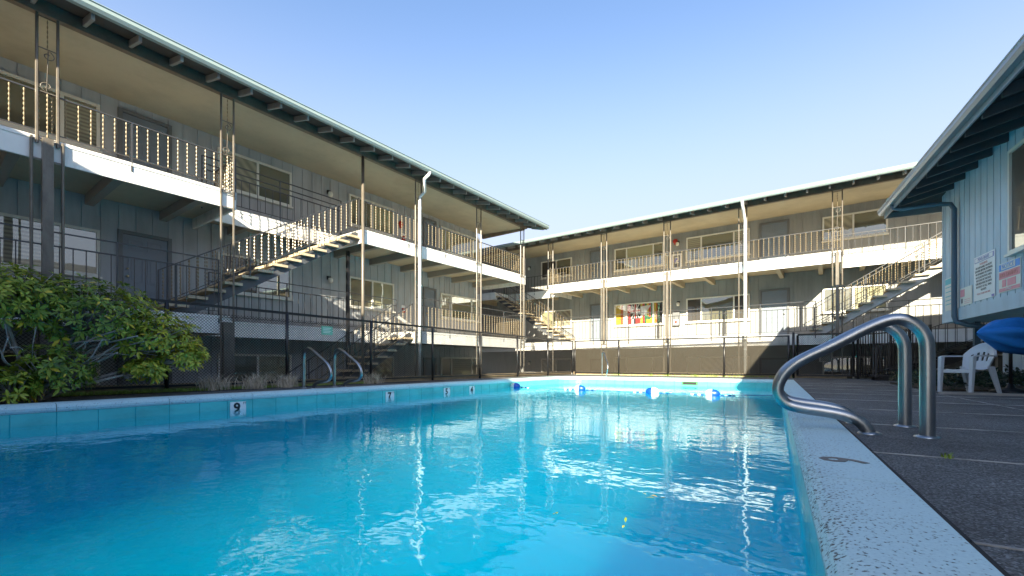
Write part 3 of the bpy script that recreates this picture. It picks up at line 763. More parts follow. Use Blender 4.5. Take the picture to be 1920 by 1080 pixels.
mpl = lambda a, z: (TF + 0.035, a, z)
zt = 6.20
pairs = [(on_x('B', 69, TF) + on_x('B', 107, TF))/2, (on_x('B', 413, TF) + on_x('B', 437, TF))/2, on_x('B', 783, TF), on_x('B', 896.5, TF), on_x('B', 978, TF)]
for a in pairs:
    porch_post(left, mpl, a, L2 - 0.12, zt, 0.24, True)
    porch_post(left, mpl, a, L1 - 0.12, L2 - 0.02, 0.24 if a > 3 else 0.36, a > 8, fat=0.13 if a < 3 else 0.0)
    porch_post(left, mpl, a, G0, L1 - 0.13, 0.24, False, fat=0.20 if a < 5 else 0.0)
mm = MB(); a = on_x('B', 679, TF); mm.tube([mpl(a, G0), mpl(a, zt)], 0.042, 10); mm.part('pipe_post', 'post_paint', left)
mm = MB(); mm.bar((TR+0.06, sx(650, TR), G0), (TR+0.06, sx(650, TR), L2-0.38), 0.08, 0.08); mm.part('stair_post', 'black_paint', left)

railing('B', (TF, -1.0, L2), (TF, s_lo-0.03, L2), 0.74, 0.158, 'twist', 'upper walkway railing of bright twisted bars at the top left, ending at the stairwell')
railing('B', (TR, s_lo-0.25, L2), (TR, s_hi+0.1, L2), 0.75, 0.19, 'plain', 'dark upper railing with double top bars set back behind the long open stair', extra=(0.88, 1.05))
railing('B', (TF-0.04, s_lo, L2), (TR+0.03, s_lo, L2), 0.74, 0.10, 'twist', 'short return railing of twisted bars across the end of the upper left walkway', newel=3)
railing('B', (TF, s_hi+0.06, L2), (TF, SE, L2), 0.78, 0.158, 'twist', 'upper walkway railing of twisted bars from the stair head to the left block far corner')
railing('B', (TF-0.05, SE, L2), (TW_-1.4, SE, L2), 0.80, 0.12, 'twist', 'upper railing round the far end of the left block, gold beads against shade', extra=(1.0,), newel=1.6)
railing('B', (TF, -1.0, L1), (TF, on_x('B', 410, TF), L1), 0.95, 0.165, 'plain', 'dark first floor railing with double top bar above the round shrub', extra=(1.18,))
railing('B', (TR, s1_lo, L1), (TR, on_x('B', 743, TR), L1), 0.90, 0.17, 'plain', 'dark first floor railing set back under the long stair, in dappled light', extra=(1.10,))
railing('B', (TF, s1_hi, L1), (TF, SE, L1), 0.82, 0.158, 'twist', 'first floor railing of twisted bars beside the white downspout on the left block', extra=(1.06,))
railing('B', (TF-0.05, SE, L1), (TW_-1.4, SE, L1), 0.82, 0.12, 'twist', 'first floor railing round the far end of the left block, beads against dark', extra=(1.06,), newel=1.6)
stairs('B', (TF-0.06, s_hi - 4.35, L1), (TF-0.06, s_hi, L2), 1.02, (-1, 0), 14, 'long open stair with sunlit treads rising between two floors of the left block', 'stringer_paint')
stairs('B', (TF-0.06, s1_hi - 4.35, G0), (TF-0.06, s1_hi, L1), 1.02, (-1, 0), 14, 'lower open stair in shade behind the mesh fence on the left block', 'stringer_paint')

# ------------------------------------------------------------------ back apartment block
SF, SR, SW = 18.05, 19.2, 20.4
back = thing('apartment_building', 'B', (-2.0, 24.0, G0), 'sunlit three storey apartment block across the far end of the pool', 'building', 'apartment blocks round the pool')
wl = MB(); wl.box(-20, 16, SW, 29, G0-0.1, 6.36); siding(wl, BW, -17, 15.9, G0, 6.338); wl.part('wall', 'siding_sunlit', back)
m_ = MB(); m_.hexa([(-20,SW-0.01,6.34),(16,SW-0.01,6.34),(16,SF+0.05,6.222),(-20,SF+0.05,6.222)], [(-20,SW-0.01,6.37),(16,SW-0.01,6.37),(16,SF+0.05,6.252),(-20,SF+0.05,6.252)][0:4]); m_.part('porch_ceiling', 'soffit', back)
m_ = MB(); m_.box(-20, 16, SF-0.07, SF+0.05, 6.20, 6.44); m_.part('eave_beam', 'beam_paint', back)
rf = MB(); rp = [(17.32, ez), (24, ez+1.67), (31, ez-0.08), (31, ez), (24, ez+1.75), (17.32, ez+0.08)]
rf.extrude_x(rp, -14.5, 17); roofb = rf.part('roof', 'shingle', back)
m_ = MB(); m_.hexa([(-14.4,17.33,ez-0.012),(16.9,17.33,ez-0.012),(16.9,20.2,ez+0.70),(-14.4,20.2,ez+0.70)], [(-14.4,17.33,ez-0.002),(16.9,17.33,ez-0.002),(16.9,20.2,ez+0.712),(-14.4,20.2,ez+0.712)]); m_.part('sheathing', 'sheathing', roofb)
t_ = -14.0
while t_ < 16:
    m_ = MB(); m_.hexa([(t_-0.024,17.38,ez-0.13),(t_+0.024,17.38,ez-0.13),(t_+0.024,17.98,ez+0.02),(t_-0.024,17.98,ez+0.02)], [(t_-0.024,17.38,ez-0.005),(t_+0.024,17.38,ez-0.005),(t_+0.024,17.98,ez+0.14),(t_-0.024,17.98,ez+0.14)])
    m_.part('rafter_tail', 'rafter_paint', roofb); t_ += 0.61
m_ = MB(); z = ez-0.06
pr = [(17.315, z), (17.235, z), (17.20, z+0.05), (17.20, z+0.105), (17.185, z+0.12), (17.185, z+0.13), (17.215, z+0.13), (17.225, z+0.03), (17.303, z+0.02), (17.303, z+0.13), (17.315, z+0.13)]
m_.extrude_x(pr[::-1], -14.5, 17.02); m_.part('gutter', 'gutter_metal', roofb)
tx = lambda px, s=SW-0.05: on_y('B', px, s)
for lv in (L2, L1, G0):
    z0, z1 = lv + 0.80, lv + 1.86
    if lv == G0: z0, z1 = lv + 1.0, lv + 2.05
    window(back, BW, tx(1015), tx(1072), z0+0.1, z1-0.05, [tx(1043)])
    flag = (lv == L1)
    window(back, BW, tx(1152.5), tx(1245), z0, z1, [tx(1175), tx(1225)], mats=('clear_glass', 'clear_glass') if flag else None)
    window(back, BW, tx(1287), tx(1406), z0, z1, [tx(1315), tx(1376)])
    window(back, BW, tx(1542), tx(1665), z0+0.1, z1-0.05, [tx(1600)])
    door(back, BW, tx(1106), tx(1140), lv, lv+1.97)
    door(back, BW, tx(1424), tx(1480), lv, lv+1.97, -1)
    window(back, BW, tx(1665)+2.6, tx(1665)+4.6, z0, z1, [tx(1665)+3.6])
t_lo, t_hi = on_y('B', 1027, SF), on_y('B', 1581, SF)
slab_y(back, SW-0.02, SF, t_lo, t_hi, L2)
slab_y(back, SW-0.02, SR, t_lo-3.2, t_lo, L2, (False, False))
slab_y(back, SW-0.02, SF, t_lo-9, t_lo-3.2, L2)
slab_y(back, SW-0.02, SR, t_hi, t_hi+3.5, L2, (False, False))
slab_y(back, SW-0.02, SF, t_hi+3.5, 16, L2)
slab_y(back, SW-0.02, SF, t_lo-1.9, 4.6, L1)
slab_y(back, SW-0.02, SR, t_lo-8, t_lo-1.9, L1, (False, False))
slab_y(back, SW-0.02, SR, 4.6, 16, L1, (False, True))
mpb = lambda a, z: (a, SF - 0.035, z)
for px in (1033, 1133, 1251.5, 1393, 1570):
    a = on_y('B', px, SF)
    porch_post(back, mpb, a, L2 - 0.22, zt, 0.26, True)
    porch_post(back, mpb, a, L1 - 0.12, L2 - 0.02, 0.26, False, fat=0.09 if px in (1133, 1251.5, 1570) else 0.0)
    porch_post(back, mpb, a, G0, L1 - 0.13, 0.26, False)
railing('B', (t_lo, SF-0.03, L2), (t_hi, SF-0.03, L2), 0.76, 0.158, 'twist', 'upper railing of twisted bars along the sunlit back block above the white fascia', every=0)
railing('B', (t_lo-0.02, SF+0.02, L2), (t_lo-0.02, SR, L2), 0.74, 0.10, 'twist', 'short return railing at the left end of the back block upper walkway', newel=3)
railing('B', (t_hi-0.02, SF+0.02, L2), (t_hi-0.02, SR, L2), 0.74, 0.10, 'twist', 'short return railing at the right stairwell of the back block upper walkway', newel=3)
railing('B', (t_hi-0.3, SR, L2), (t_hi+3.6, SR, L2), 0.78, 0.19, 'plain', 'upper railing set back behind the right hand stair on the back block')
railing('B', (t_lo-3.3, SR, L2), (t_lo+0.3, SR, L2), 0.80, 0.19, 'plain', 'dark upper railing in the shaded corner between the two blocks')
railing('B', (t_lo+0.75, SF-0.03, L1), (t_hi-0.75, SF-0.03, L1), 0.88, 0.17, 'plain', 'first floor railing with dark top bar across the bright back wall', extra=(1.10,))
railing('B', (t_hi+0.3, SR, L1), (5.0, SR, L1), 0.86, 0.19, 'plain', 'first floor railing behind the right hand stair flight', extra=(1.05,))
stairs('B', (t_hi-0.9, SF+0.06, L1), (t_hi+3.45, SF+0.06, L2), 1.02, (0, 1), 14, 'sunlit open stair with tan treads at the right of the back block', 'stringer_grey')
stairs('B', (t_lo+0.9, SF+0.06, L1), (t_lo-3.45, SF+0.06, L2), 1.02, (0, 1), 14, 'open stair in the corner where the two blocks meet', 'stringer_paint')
stairs('B', (1.0, 16.3, 0.0), (4.4, 16.3, L1), 0.95, (0, 1), 9, 'black steel stair in shade beside the pool house', 'black_paint', 'black_paint', bal='plain', sp=0.2)
m_ = MB(); m_.box(4.4, 7.5, 16.3, 18.0, L1-0.15, L1-0.01); m_.box(4.4, 4.5, 16.3, 16.4, G0, L1-0.15)
m_.single('stair_landing', 'black_paint', 'B', (4.4, 16.3, L1), 'black steel landing at the head of the shaded stair', 'landing')

# small fittings on the walls
def wall_light(mp, a, z, label):
    base = mp(a, 0.02, z); t = thing('wall_light', 'B', base, label, 'light', 'porch lights by the doors')
    m_ = MB(); fbox(m_, mp, a-0.06, a+0.06, 0.018, 0.06, z+0.0, z+0.12); p = mp(a, 0.06, z+0.08); q = mp(a, 0.13, z+0.06); m_.tube([p, q], 0.03, 8); m_.part('mount', 'black_paint', t)
    c = mp(a, 0.13, z-0.02); m_ = MB(); m_.lathe([(0.002,-0.09),(0.055,-0.075),(0.075,-0.02),(0.072,0.04),(0.05,0.075),(0.002,0.08)], c, 12); m_.part('globe', 'globe', t)
wall_light(LW, sx(617), L2+1.62, 'globe light between the two upper windows of the left block')
wall_light(LW, sx(617), L1+1.62, 'globe light under the stair head on the left block first floor')
wall_light(LW, sx(617), G0+1.75, 'globe light on the lowest left wall behind the fence')
wall_light(BW, tx(993), L2+1.55, 'globe light at the shaded left end of the back block upper floor')
wall_light(BW, tx(1271), L2+1.66, 'globe light above the framed notice on the back block')
wall_light(BW, tx(1272), L1+1.66, 'globe light on the first floor right of the flag window')
wall_light(BW, tx(993), G0+1.75, 'globe light low on the back block beside the corner stair')
def bell(mp, a, z, label):
    m_ = MB(); c = mp(a, 0.05, z)
    ax = 'x' if mp is LW else 'y'; sg = 1 if mp is LW else -1
    m_.lathe([(0.1,-0.03*sg),(0.11,0.0),(0.085,0.03*sg),(0.03,0.045*sg),(0.001,0.047*sg)], c, 18, True, ax)
    t = thing('fire_bell', 'B', mp(a, 0.02, z), label, 'bell', 'red fire bells'); m_.part('gong', 'red_paint', t)
    m_ = MB(); fbox(m_, mp, a-0.05, a+0.05, 0.018, 0.03, z-0.16, z+0.05); m_.part('back_box', 'red_paint', t)
bell(LW, sx(752), L2+1.42, 'red fire bell on the left block between window and downspout')
bell(BW, tx(1266), L2+1.80, 'red fire bell above the globe light on the back block')
def pull(mp, a, z, label):
    t = thing('fire_call_point', 'B', mp(a, 0.02, z), label, 'alarm box', 'red fire call points')
    m_ = MB(); fbox(m_, mp, a-0.06, a+0.06, 0.018, 0.07, z-0.08, z+0.08); m_.part('case', 'red_paint', t)
    m_ = MB(); fbox(m_, mp, a-0.04, a+0.04, 0.07, 0.078, z-0.02, z+0.03); m_.part('pull_bar', 'plate_white', t)
    m_ = MB(); fbox(m_, mp, a-0.075, a+0.075, 0.018, 0.028, z+0.09, z+0.19); m_.part('notice', 'plate_white', t)
pull(LW, sx(757), L2+0.92, 'small red call point on the upper left block wall')
pull(LW, sx(757), L1+0.95, 'small red call point on the left block first floor wall, under white plate')
def notice(mp, a0, a1, z0, z1, label):
    t = thing('notice_frame', 'B', mp(a0, 0.02, z0), label, 'notice')
    m_ = MB(); fw = 0.07
    fbox(m_, mp, a0, a1, 0.018, 0.05, z0, z0+fw); fbox(m_, mp, a0, a1, 0.018, 0.05, z1-fw, z1); fbox(m_, mp, a0, a0+fw, 0.018, 0.05, z0+fw, z1-fw); fbox(m_, mp, a1-fw, a1, 0.018, 0.05, z0+fw, z1-fw); m_.part('frame', 'plate_white', t)
    m_ = MB(); fbox(m_, mp, a0+fw, a1-fw, 0.018, 0.03, z0+fw, z1-fw); m_.part('backing', 'door_trim', t)
    m_ = MB(); fbox(m_, mp, a0+0.15, a1-0.13, 0.03, 0.036, z0+0.24, z1-0.13); s = m_.part('sheet', 'sign_cream', t)
    m_ = MB(); c = (a0+a1)/2
    fbox(m_, mp, c-0.05, c+0.05, 0.036, 0.038, z1-0.28, z1-0.19); fbox(m_, mp, c-0.10, c-0.04, 0.036, 0.038, z0+0.30, z0+0.42); fbox(m_, mp, c+0.03, c+0.10, 0.036, 0.038, z0+0.30, z0+0.36)
    m_.part('print', 'sign_purple', s)
notice(BW, tx(1259), tx(1278), L2+0.55, L2+1.22, 'white framed notice on the back block upper wall beside a post')
tq = thing('extinguisher_cabinet', 'B', BW(tx(1268), 0.02, L1+0.7), 'dark wall cabinet with red and white label beside the flag window', 'cabinet')
m_ = MB(); a0, a1 = tx(1262), tx(1275); fbox(m_, BW, a0, a1, 0.018, 0.14, L1+0.68, L1+1.32); m_.part('case', 'door_trim', tq)
m_ = MB(); fbox(m_, BW, a0+0.05, a1-0.05, 0.14, 0.15, L1+0.74, L1+0.96); m_.part('label_plate', 'plate_white', tq)
m_ = MB(); fbox(m_, BW, a0+0.1, a1-0.1, 0.15, 0.155, L1+0.79, L1+0.90); m_.part('red_mark', 'red_paint', tq)
tq = thing('air_conditioner', 'B', BW(tx(1548), 0.02, G0+1.6), 'grey ribbed wall unit seen through the gate, low on the back block', 'wall unit')
m_ = MB(); a0, a1 = tx(1536), tx(1561); fbox(m_, BW, a0, a1, 0.018, 0.26, EYE+0.05, EYE+0.42); m_.part('case', 'plate_white', tq)
m_ = MB()
for i in range(9): fbox(m_, BW, a0+0.05, a1-0.05, 0.262, 0.275, EYE+0.08+0.035*i, EYE+0.098+0.035*i)
m_.part('grille', 'door_trim', tq)
# flags hung as curtains behind the first floor window
def flag(a0, a1, z0, z1, cells, label, name='flag_curtain'):
    t = thing(name, 'B', BW((a0+a1)/2, 0.02, z0), label, 'flag', 'flags hung in the window')
    mats = ['flag_red','flag_yellow','flag_green','flag_white','flag_black','flag_orange']
    m_ = MB(); W_ = a1-a0; H_ = z1-z0
    for (x0, x1, y0, y1, c, d) in cells:
        m_.cur = c; fbox(m_, BW, a0+W_*x0, a0+W_*x1, 0.020, 0.0205+0.0015*d, z0+H_*y0, z0+H_*y1)
    m_.part('cloth', mats, t); return t, m_
zA, zB = L1+0.82, L1+1.84
flag(tx(1154), tx(1173), zA, zB, [(0,.5,0,1,1,1),(.5,.75,0,1,5,1),(.75,1,0,1,3,1)], 'yellow and orange striped cloth in the left lite of the flag window')
mt_ = ['flag_red','flag_yellow','flag_green','flag_white','flag_black','flag_orange']
uf = thing('flag_curtain', 'B', BW(tx(1188), 0.02, zA), 'red flag with a white and black crossed canton hung in the window', 'flag', 'flags hung in the window')
a0, a1 = tx(1176), tx(1200)
def poly(mb, pts, d, c):
    mb.cur = c; mb.add([BW(a0+(a1-a0)*x, d, zA+(zB-zA)*y) for x, y in pts], [tuple(range(len(pts)-1, -1, -1))])
m_ = MB(); m_.cur = 0; fbox(m_, BW, a0, a1, 0.0195, 0.021, zA, zB); m_.part('field', mt_, uf)
m_ = MB(); poly(m_, [(.25,.30),(1,.30),(1,1),(.25,1)], 0.0216, 4)
for A_, B_ in (((.25,.30),(1,1)), ((.25,1),(1,.30))):
    dx = .05; poly(m_, [(A_[0], A_[1]), (A_[0]+dx*1.6, A_[1]), (B_[0], B_[1]-.0), (B_[0]-dx*1.6, B_[1])], 0.0222, 3)
poly(m_, [(.52,.30),(.74,.30),(.74,1),(.52,1)], 0.0228, 3); poly(m_, [(.25,.58),(1,.58),(1,.74),(.25,.74)], 0.0228, 3)
poly(m_, [(.57,.30),(.69,.30),(.69,1),(.57,1)], 0.0234, 0); poly(m_, [(.25,.62),(1,.62),(1,.70),(.25,.70)], 0.0234, 0)
poly(m_, [(.34,0),(.5,0),(.5,.30),(.34,.30)], 0.0222, 3); poly(m_, [(.5,0),(.66,0),(.66,.30),(.5,.30)], 0.0222, 4)
m_.part('canton', mt_, uf)
gf = thing('flag_curtain', 'B', BW(tx(1212), 0.02, zA), 'green, yellow and red striped flag with a white triangle in the window', 'flag', 'flags hung in the window')
a0, a1 = tx(1200.5), tx(1224)
m_ = MB()
for i, c in enumerate((1, 0, 2, 1, 0, 2)):
    m_.cur = c; fbox(m_, BW, a0+(a1-a0)*i/6, a0+(a1-a0)*(i+1)/6, 0.0195, 0.021, zA, zB)
m_.part('stripes', mt_, gf)
m_ = MB(); poly(m_, [(.0,.85),(.85,.88),(.38,.5),(.0,.3)], 0.0216, 3); poly(m_, [(.38,.5),(.6,.38),(1,.30),(1,.16),(.4,.26),(.3,.4)], 0.0222, 2); poly(m_, [(.6,.16),(1,.34),(1,.05),(.7,.05)], 0.0228, 1)
m_.part('emblem', mt_, gf)
flag(tx(1226), tx(1244), zA, zB, [(0,.2,0,1,1,1),(.2,.35,0,1,5,1),(.35,.6,0,1,2,1),(.6,1,0,1,4,1)], 'dark green and yellow striped cloth in the right lite of the flag window')

# downspouts
def downspout(fr, pts, label, matn, r=0.055, strap=()):
    t = thing('downspout', fr, pts[-1], label, 'downspout')
    m_ = MB(); m_.tube(pts, r, 10); m_.part('pipe', matn, t)
    for z in strap:
        p = pts[-1]; m_ = MB(); m_.lathe([(r+0.001,-0.02),(r+0.008,-0.02),(r+0.008,0.02),(r+0.001,0.02)], (pts[-2][0], pts[-2][1], z), 12); m_.part('strap', matn, t)
a = on_x('B', 787, TF+0.16); a2 = on_x('B', 806, -9.66)
downspout('B', [(-9.66,a2,6.22),(-9.68,a2-0.03,6.12),(-9.78,a2-0.1,6.0),(-10.12,a+0.05,5.80),(TF+0.17,a,5.66),(TF+0.16,a,5.5),(TF+0.16,a,3.0),(TF+0.16,a,0.02)], 'pale downspout with a swan neck running down the left block', 'downspout_white', 0.048, (2.9, 5.3, 0.9))
a = on_y('B', 1397, SF-0.16)
downspout('B', [(a,17.25,6.22),(a,17.27,6.1),(a,17.45,5.95),(a,SF-0.2,5.7),(a,SF-0.16,5.5),(a,SF-0.16,3.0),(a,SF-0.16,0.0)], 'white downspout down the middle of the sunlit back block', 'downspout_white', 0.05, (3.0, 5.2, 1.0))

# ------------------------------------------------------------------ pool house on the right
QW, QG, ZT = 4.04, 3.04, 4.68
RE = 14.25
ph = thing('pool_house', 'R', (8.0, 2.0, 0.0), 'grey blue board sided building on posts with deep eaves, right of the pool', 'building')
m_ = MB(); m_.box(QW, 14, -13, RE, 1.45, ZT)
a = -12.9
while a < RE-0.1: m_.box(QW-0.018, QW, a, min(a+0.235, RE-0.09), 1.72, ZT-0.02); a += 0.262
m_.box(QW-0.03, QW, RE-0.085, RE, 1.45, ZT-0.02); m_.part('wall', 'siding_blue', ph)
m_ = MB(); m_.box(QW-0.04, QW, -13, RE-0.09, 1.45, 1.715); m_.part('skirt_board', 'siding_blue', ph)
m_ = MB(); m_.box(5.0, 13.5, -12, 14.1, 0.0, 1.45)
a = -11.9
while a < 14.0: m_.box(4.982, 5.0, a, a+0.38, 0.12, 1.44); a += 0.4
m_.part('lower_wall', 'siding_blue', ph)
for rr in (13.9, 9.6, 5.0):
    m_ = MB(); m_.bar((4.5, rr, 0), (4.5, rr, 1.45), 0.1, 0.1); m_.part('support_post', 'downspout_blue', ph)
gz = 4.43; sl = 0.25
def rz(q): return gz + sl*(q - QG)
m_ = MB(); HB = 14.69 - (9-QG)
def hip(dz): return [(QG,-14,gz+dz), (9,-14,rz(9)+dz), (15,-14,gz+dz), (15,14.69,gz+dz), (9,HB,rz(9)+dz), (QG,14.69,gz+dz)]
hf = [(0,1,4,5),(1,2,3,4),(3,5,4)]
m_.add(hip(0.06), [f[::-1] for f in hf]); m_.add(hip(-0.02), hf)
m_.add([(QG,14.69,gz-0.02),(15,14.69,gz-0.02),(15,14.69,gz+0.06),(QG,14.69,gz+0.06)], [(0,1,2,3)])
m_.add([(QG,-14,gz-0.02),(QG,14.69,gz-0.02),(QG,14.69,gz+0.06),(QG,-14,gz+0.06)], [(0,1,2,3)]); rfp = m_.part('roof', 'shingle', ph)
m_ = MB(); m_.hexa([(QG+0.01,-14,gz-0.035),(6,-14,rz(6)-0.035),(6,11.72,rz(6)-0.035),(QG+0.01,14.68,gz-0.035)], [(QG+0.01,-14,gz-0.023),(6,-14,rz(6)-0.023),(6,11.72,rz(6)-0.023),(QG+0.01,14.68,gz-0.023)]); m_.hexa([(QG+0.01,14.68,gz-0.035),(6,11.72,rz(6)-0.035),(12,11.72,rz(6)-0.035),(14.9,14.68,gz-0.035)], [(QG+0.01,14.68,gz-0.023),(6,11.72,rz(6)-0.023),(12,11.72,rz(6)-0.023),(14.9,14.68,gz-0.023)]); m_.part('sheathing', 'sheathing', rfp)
rr = 13.60
while rr > -2:
    m_ = MB(); y0, y1 = rr-0.025, rr+0.025
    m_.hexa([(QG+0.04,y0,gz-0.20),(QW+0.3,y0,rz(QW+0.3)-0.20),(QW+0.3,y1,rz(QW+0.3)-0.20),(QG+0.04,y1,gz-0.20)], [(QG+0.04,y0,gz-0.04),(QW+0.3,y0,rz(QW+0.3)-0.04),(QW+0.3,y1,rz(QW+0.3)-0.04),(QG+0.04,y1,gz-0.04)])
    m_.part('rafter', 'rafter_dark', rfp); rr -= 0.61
m_ = MB(); m_.box(QG-0.03, QG-0.002, -14, 14.7, gz-0.17, gz+0.05); m_.part('fascia', 'gutter_grey', rfp)
gutter_x(rfp, QG-0.035, -14, 14.72, gz-0.08, 0.12, 'gutter_grey', -1)
m_ = MB(); m_.box(QG, 15, 14.692, 14.72, gz-0.17, gz+0.05); m_.part('fascia', 'gutter_grey', rfp)
window(ph, RW, on_x('R', 1894, QW-0.05)-2.4, on_x('R', 1894, QW-0.05), 2.42, 4.24, [on_x('R', 1894, QW-0.05)-1.2], mats=('pane_dark','pane_dark'))
ap = on_x('R', 1789, QW-0.10)
downspout('R', [(QG-0.05, ap+0.55, gz-0.06), (QG-0.02, ap+0.54, gz-0.16), (QG+0.10, ap+0.48, gz-0.22), (QW-0.35, ap+0.06, gz-0.33), (QW-0.16, ap, gz-0.38), (QW-0.10, ap, gz-0.5), (QW-0.10, ap, 1.55), (QW-0.08, ap-0.03, 1.42), (QW+0.1, ap-0.1, 1.33), (QW+0.7, ap-0.35, 1.20)], 'dark blue downspout with an elbow at the corner of the pool house', 'downspout_blue', 0.05)
# signs on the pool house wall
def sign(px0, px1, z0, z1, label, matn, build):
    b, a_ = sorted((on_x('R', px0, QW-0.05), on_x('R', px1, QW-0.05)))
    t = thing('wall_sign', 'R', RW(b, 0.02, z0), label, 'sign', 'signs on the pool house wall')
    m_ = MB(); n_ = 6
    for i in range(n_):    # slightly bowed sheet
        f0, f1 = i/n_, (i+1)/n_; d0, d1 = 0.03+0.02*f0*f0*0, 0.03
        fbox(m_, RW, b, a_, 0.026, 0.032, z0+(z1-z0)*f0, z0+(z1-z0)*f1) if i == 0 else None
    m_ = MB(); fbox(m_, RW, b, a_, 0.024, 0.032, z0, z1); m_.part('board', matn, t)
    build(t, b, a_, z0, z1); return t
# the viewer sees the far edge (large a) on the left: u = 0 left .. 1 right
def U(b, a_, u): return a_ + (b - a_)*u
def patch(t, b, a_, z0, z1, u0, u1, v0, v1, matn, d=0.036, name='colour_panel'):
    m_ = MB(); fbox(m_, RW, U(b,a_,u0), U(b,a_,u1), d-0.003, d, z0+(z1-z0)*v0, z0+(z1-z0)*v1); return m_.part(name, matn, t)
def words_(t, b, a_, z0, z1, u, v, txt, size, matn, d=0.040):
    lettering(txt, size, matn, t, RW(U(b,a_,u), d, z0+(z1-z0)*v), (PI/2, 0, -PI/2))
def s_rules(t, b, a_, z0, z1):
    H = z1-z0
    patch(t,b,a_,z0,z1,.05,.95,.86,.97,'sign_purple'); patch(t,b,a_,z0,z1,.08,.92,.87,.96,'sign_white',0.039)
    words_(t,b,a_,z0,z1,.5,.915,'POOL RULES',0.085,'sign_purple',0.042)
    lines = ['WARNING', 'NO LIFEGUARD ON DUTY', 'SHOWER BEFORE ENTERING', 'NO RUNNING OR DIVING', 'NO GLASS IN POOL AREA', 'NO FOOD IN THE POOL', 'CHILDREN MUST BE WITH', 'AN ADULT AT ALL TIMES', 'NO PETS']
    for i, s in enumerate(lines): words_(t,b,a_,z0,z1,.5,.80-.072*i,s,0.058 if i else 0.07,'ink_black' if i else 'sign_red')
    words_(t,b,a_,z0,z1,.5,.14,'USE AT YOUR OWN RISK',0.05,'sign_red')
    patch(t,b,a_,z0,z1,.86,.97,.01,.06,'sign_purple')
def s_bands(t, b, a_, z0, z1):
    patch(t,b,a_,z0,z1,.03,.97,.74,.97,'sign_blue'); patch(t,b,a_,z0,z1,.15,.78,.77,.95,'sign_cream',0.039)
    words_(t,b,a_,z0,z1,.46,.86,'NOTICE',0.11,'sign_blue',0.042)
    patch(t,b,a_,z0,z1,.03,.97,.46,.70,'sign_pink'); words_(t,b,a_,z0,z1,.5,.58,'NO DIVING',0.12,'sign_red',0.042)
    patch(t,b,a_,z0,z1,.18,.36,.18,.42,'sign_pink'); patch(t,b,a_,z0,z1,.42,.80,.18,.42,'sign_pink')
    patch(t,b,a_,z0,z1,.03,.97,.03,.14,'sign_pink'); words_(t,b,a_,z0,z1,.5,.085,'DANGER',0.05,'sign_white',0.042)
def s_small(t, b, a_, z0, z1):
    patch(t,b,a_,z0,z1,.05,.4,.5,.9,'sign_pink'); patch(t,b,a_,z0,z1,.12,.24,.15,.4,'door_trim')
    for v in (.3, .2, .1): patch(t,b,a_,z0,z1,.4,.9,v,v+.02,'sign_pink', name='text_line')
def s_teal(t, b, a_, z0, z1):
    patch(t,b,a_,z0,z1,.06,.95,.80,.97,'sign_teal')
    for v in (.70,.56,.42,.30,.18): patch(t,b,a_,z0,z1,.12,.95,v,v+.025,'sign_teal', name='text_line')
def zs(px, py): # height on the wall of a pixel row at column px
    k = (px-960)/F; e, u = axes('R'); Y = (QW-0.05)/(e[0]*k+e[1]); return EYE + (681-py)*Y/F
sign(1770, 1782.5, zs(1771,584), zs(1771,524), 'narrow teal and white notice on the corner board behind the downspout', 'sign_cream', s_teal)
sign(1798, 1820, zs(1798,575), zs(1798,542), 'small faded pink and cream notice, lowest beside the downspout', 'sign_cream', s_small)
sign(1824, 1863, zs(1824,566), zs(1824,485), 'tall white rules sign with purple heading, longest of the wall signs', 'sign_white', s_rules)
sign(1870, 1911, zs(1870,551), zs(1870,497), 'blue and pink warning sign under the pool house window', 'sign_cream', s_bands)

# ------------------------------------------------------------------ unseen building behind the viewer, its gable shaped to shade the left block
gb = thing('gabled_building', 'B', (-3.4, -9, 0), 'unseen low pitched grey building behind the viewer, shaped to shade the left block', 'building')
m_ = MB(); m_.extrude_y([(-9.0, -0.2), (-1.2, -0.2), (-1.2, 6.4), (-3.4, 7.0), (-9.0, 5.75)], -15, -3.4); m_.part('wall', 'siding', gb)  # right end cut back to leave sun on the pool
m_ = MB(); m_.extrude_y([(-9.6, 5.80), (-3.37, 7.17), (-0.9, 6.32), (-0.9, 6.42), (-3.37, 7.27), (-9.6, 5.90)], -15.5, -3.0); m_.part('roof', 'shingle', gb)
for a in (-7.2, -3.4):
    for z in (0.9, 3.4):
        window(gb, lambda a_, d, z_: (a_, -3.4 + d, z_), a-0.8, a+0.8, z, z+1.2, [a])

# ------------------------------------------------------------------ fences
def mesh_panel(mb, A, B, z0, z1, pitch, r):
    A = Vector((*A, 0)); B = Vector((*B, 0)); d = (B-A).normalized(); L = (B-A).length; H = z1-z0
    def clipline(x0, x1):
        # line from (x0,z0) to (x1,z1) clipped to 0..L
        pts = []
        if x0 == x1: return None
        f0, f1 = 0.0, 1.0
        for lim, sign_ in ((0, 1), (L, -1)):
            a, b = sign_*(x0-lim), sign_*(x1-lim)
            if a < 0 and b < 0: return None
            if a < 0: f0 = max(f0, a/(a-b))
            elif b < 0: f1 = min(f1, a/(a-b))
        if f1 - f0 < 1e-3: return None
        return [(x0+(x1-x0)*f, z0+H*f) for f in (f0, f1)]
    x = -H
    while x < L:
        for seg in (clipline(x, x+H), clipline(x+H, x)):
            if seg:
                P0 = A + d*seg[0][0]; P1 = A + d*seg[1][0]
                mb.bar((P0.x, P0.y, seg[0][1]), (P1.x, P1.y, seg[1][1]), r*2, r*2)
        x += pitch
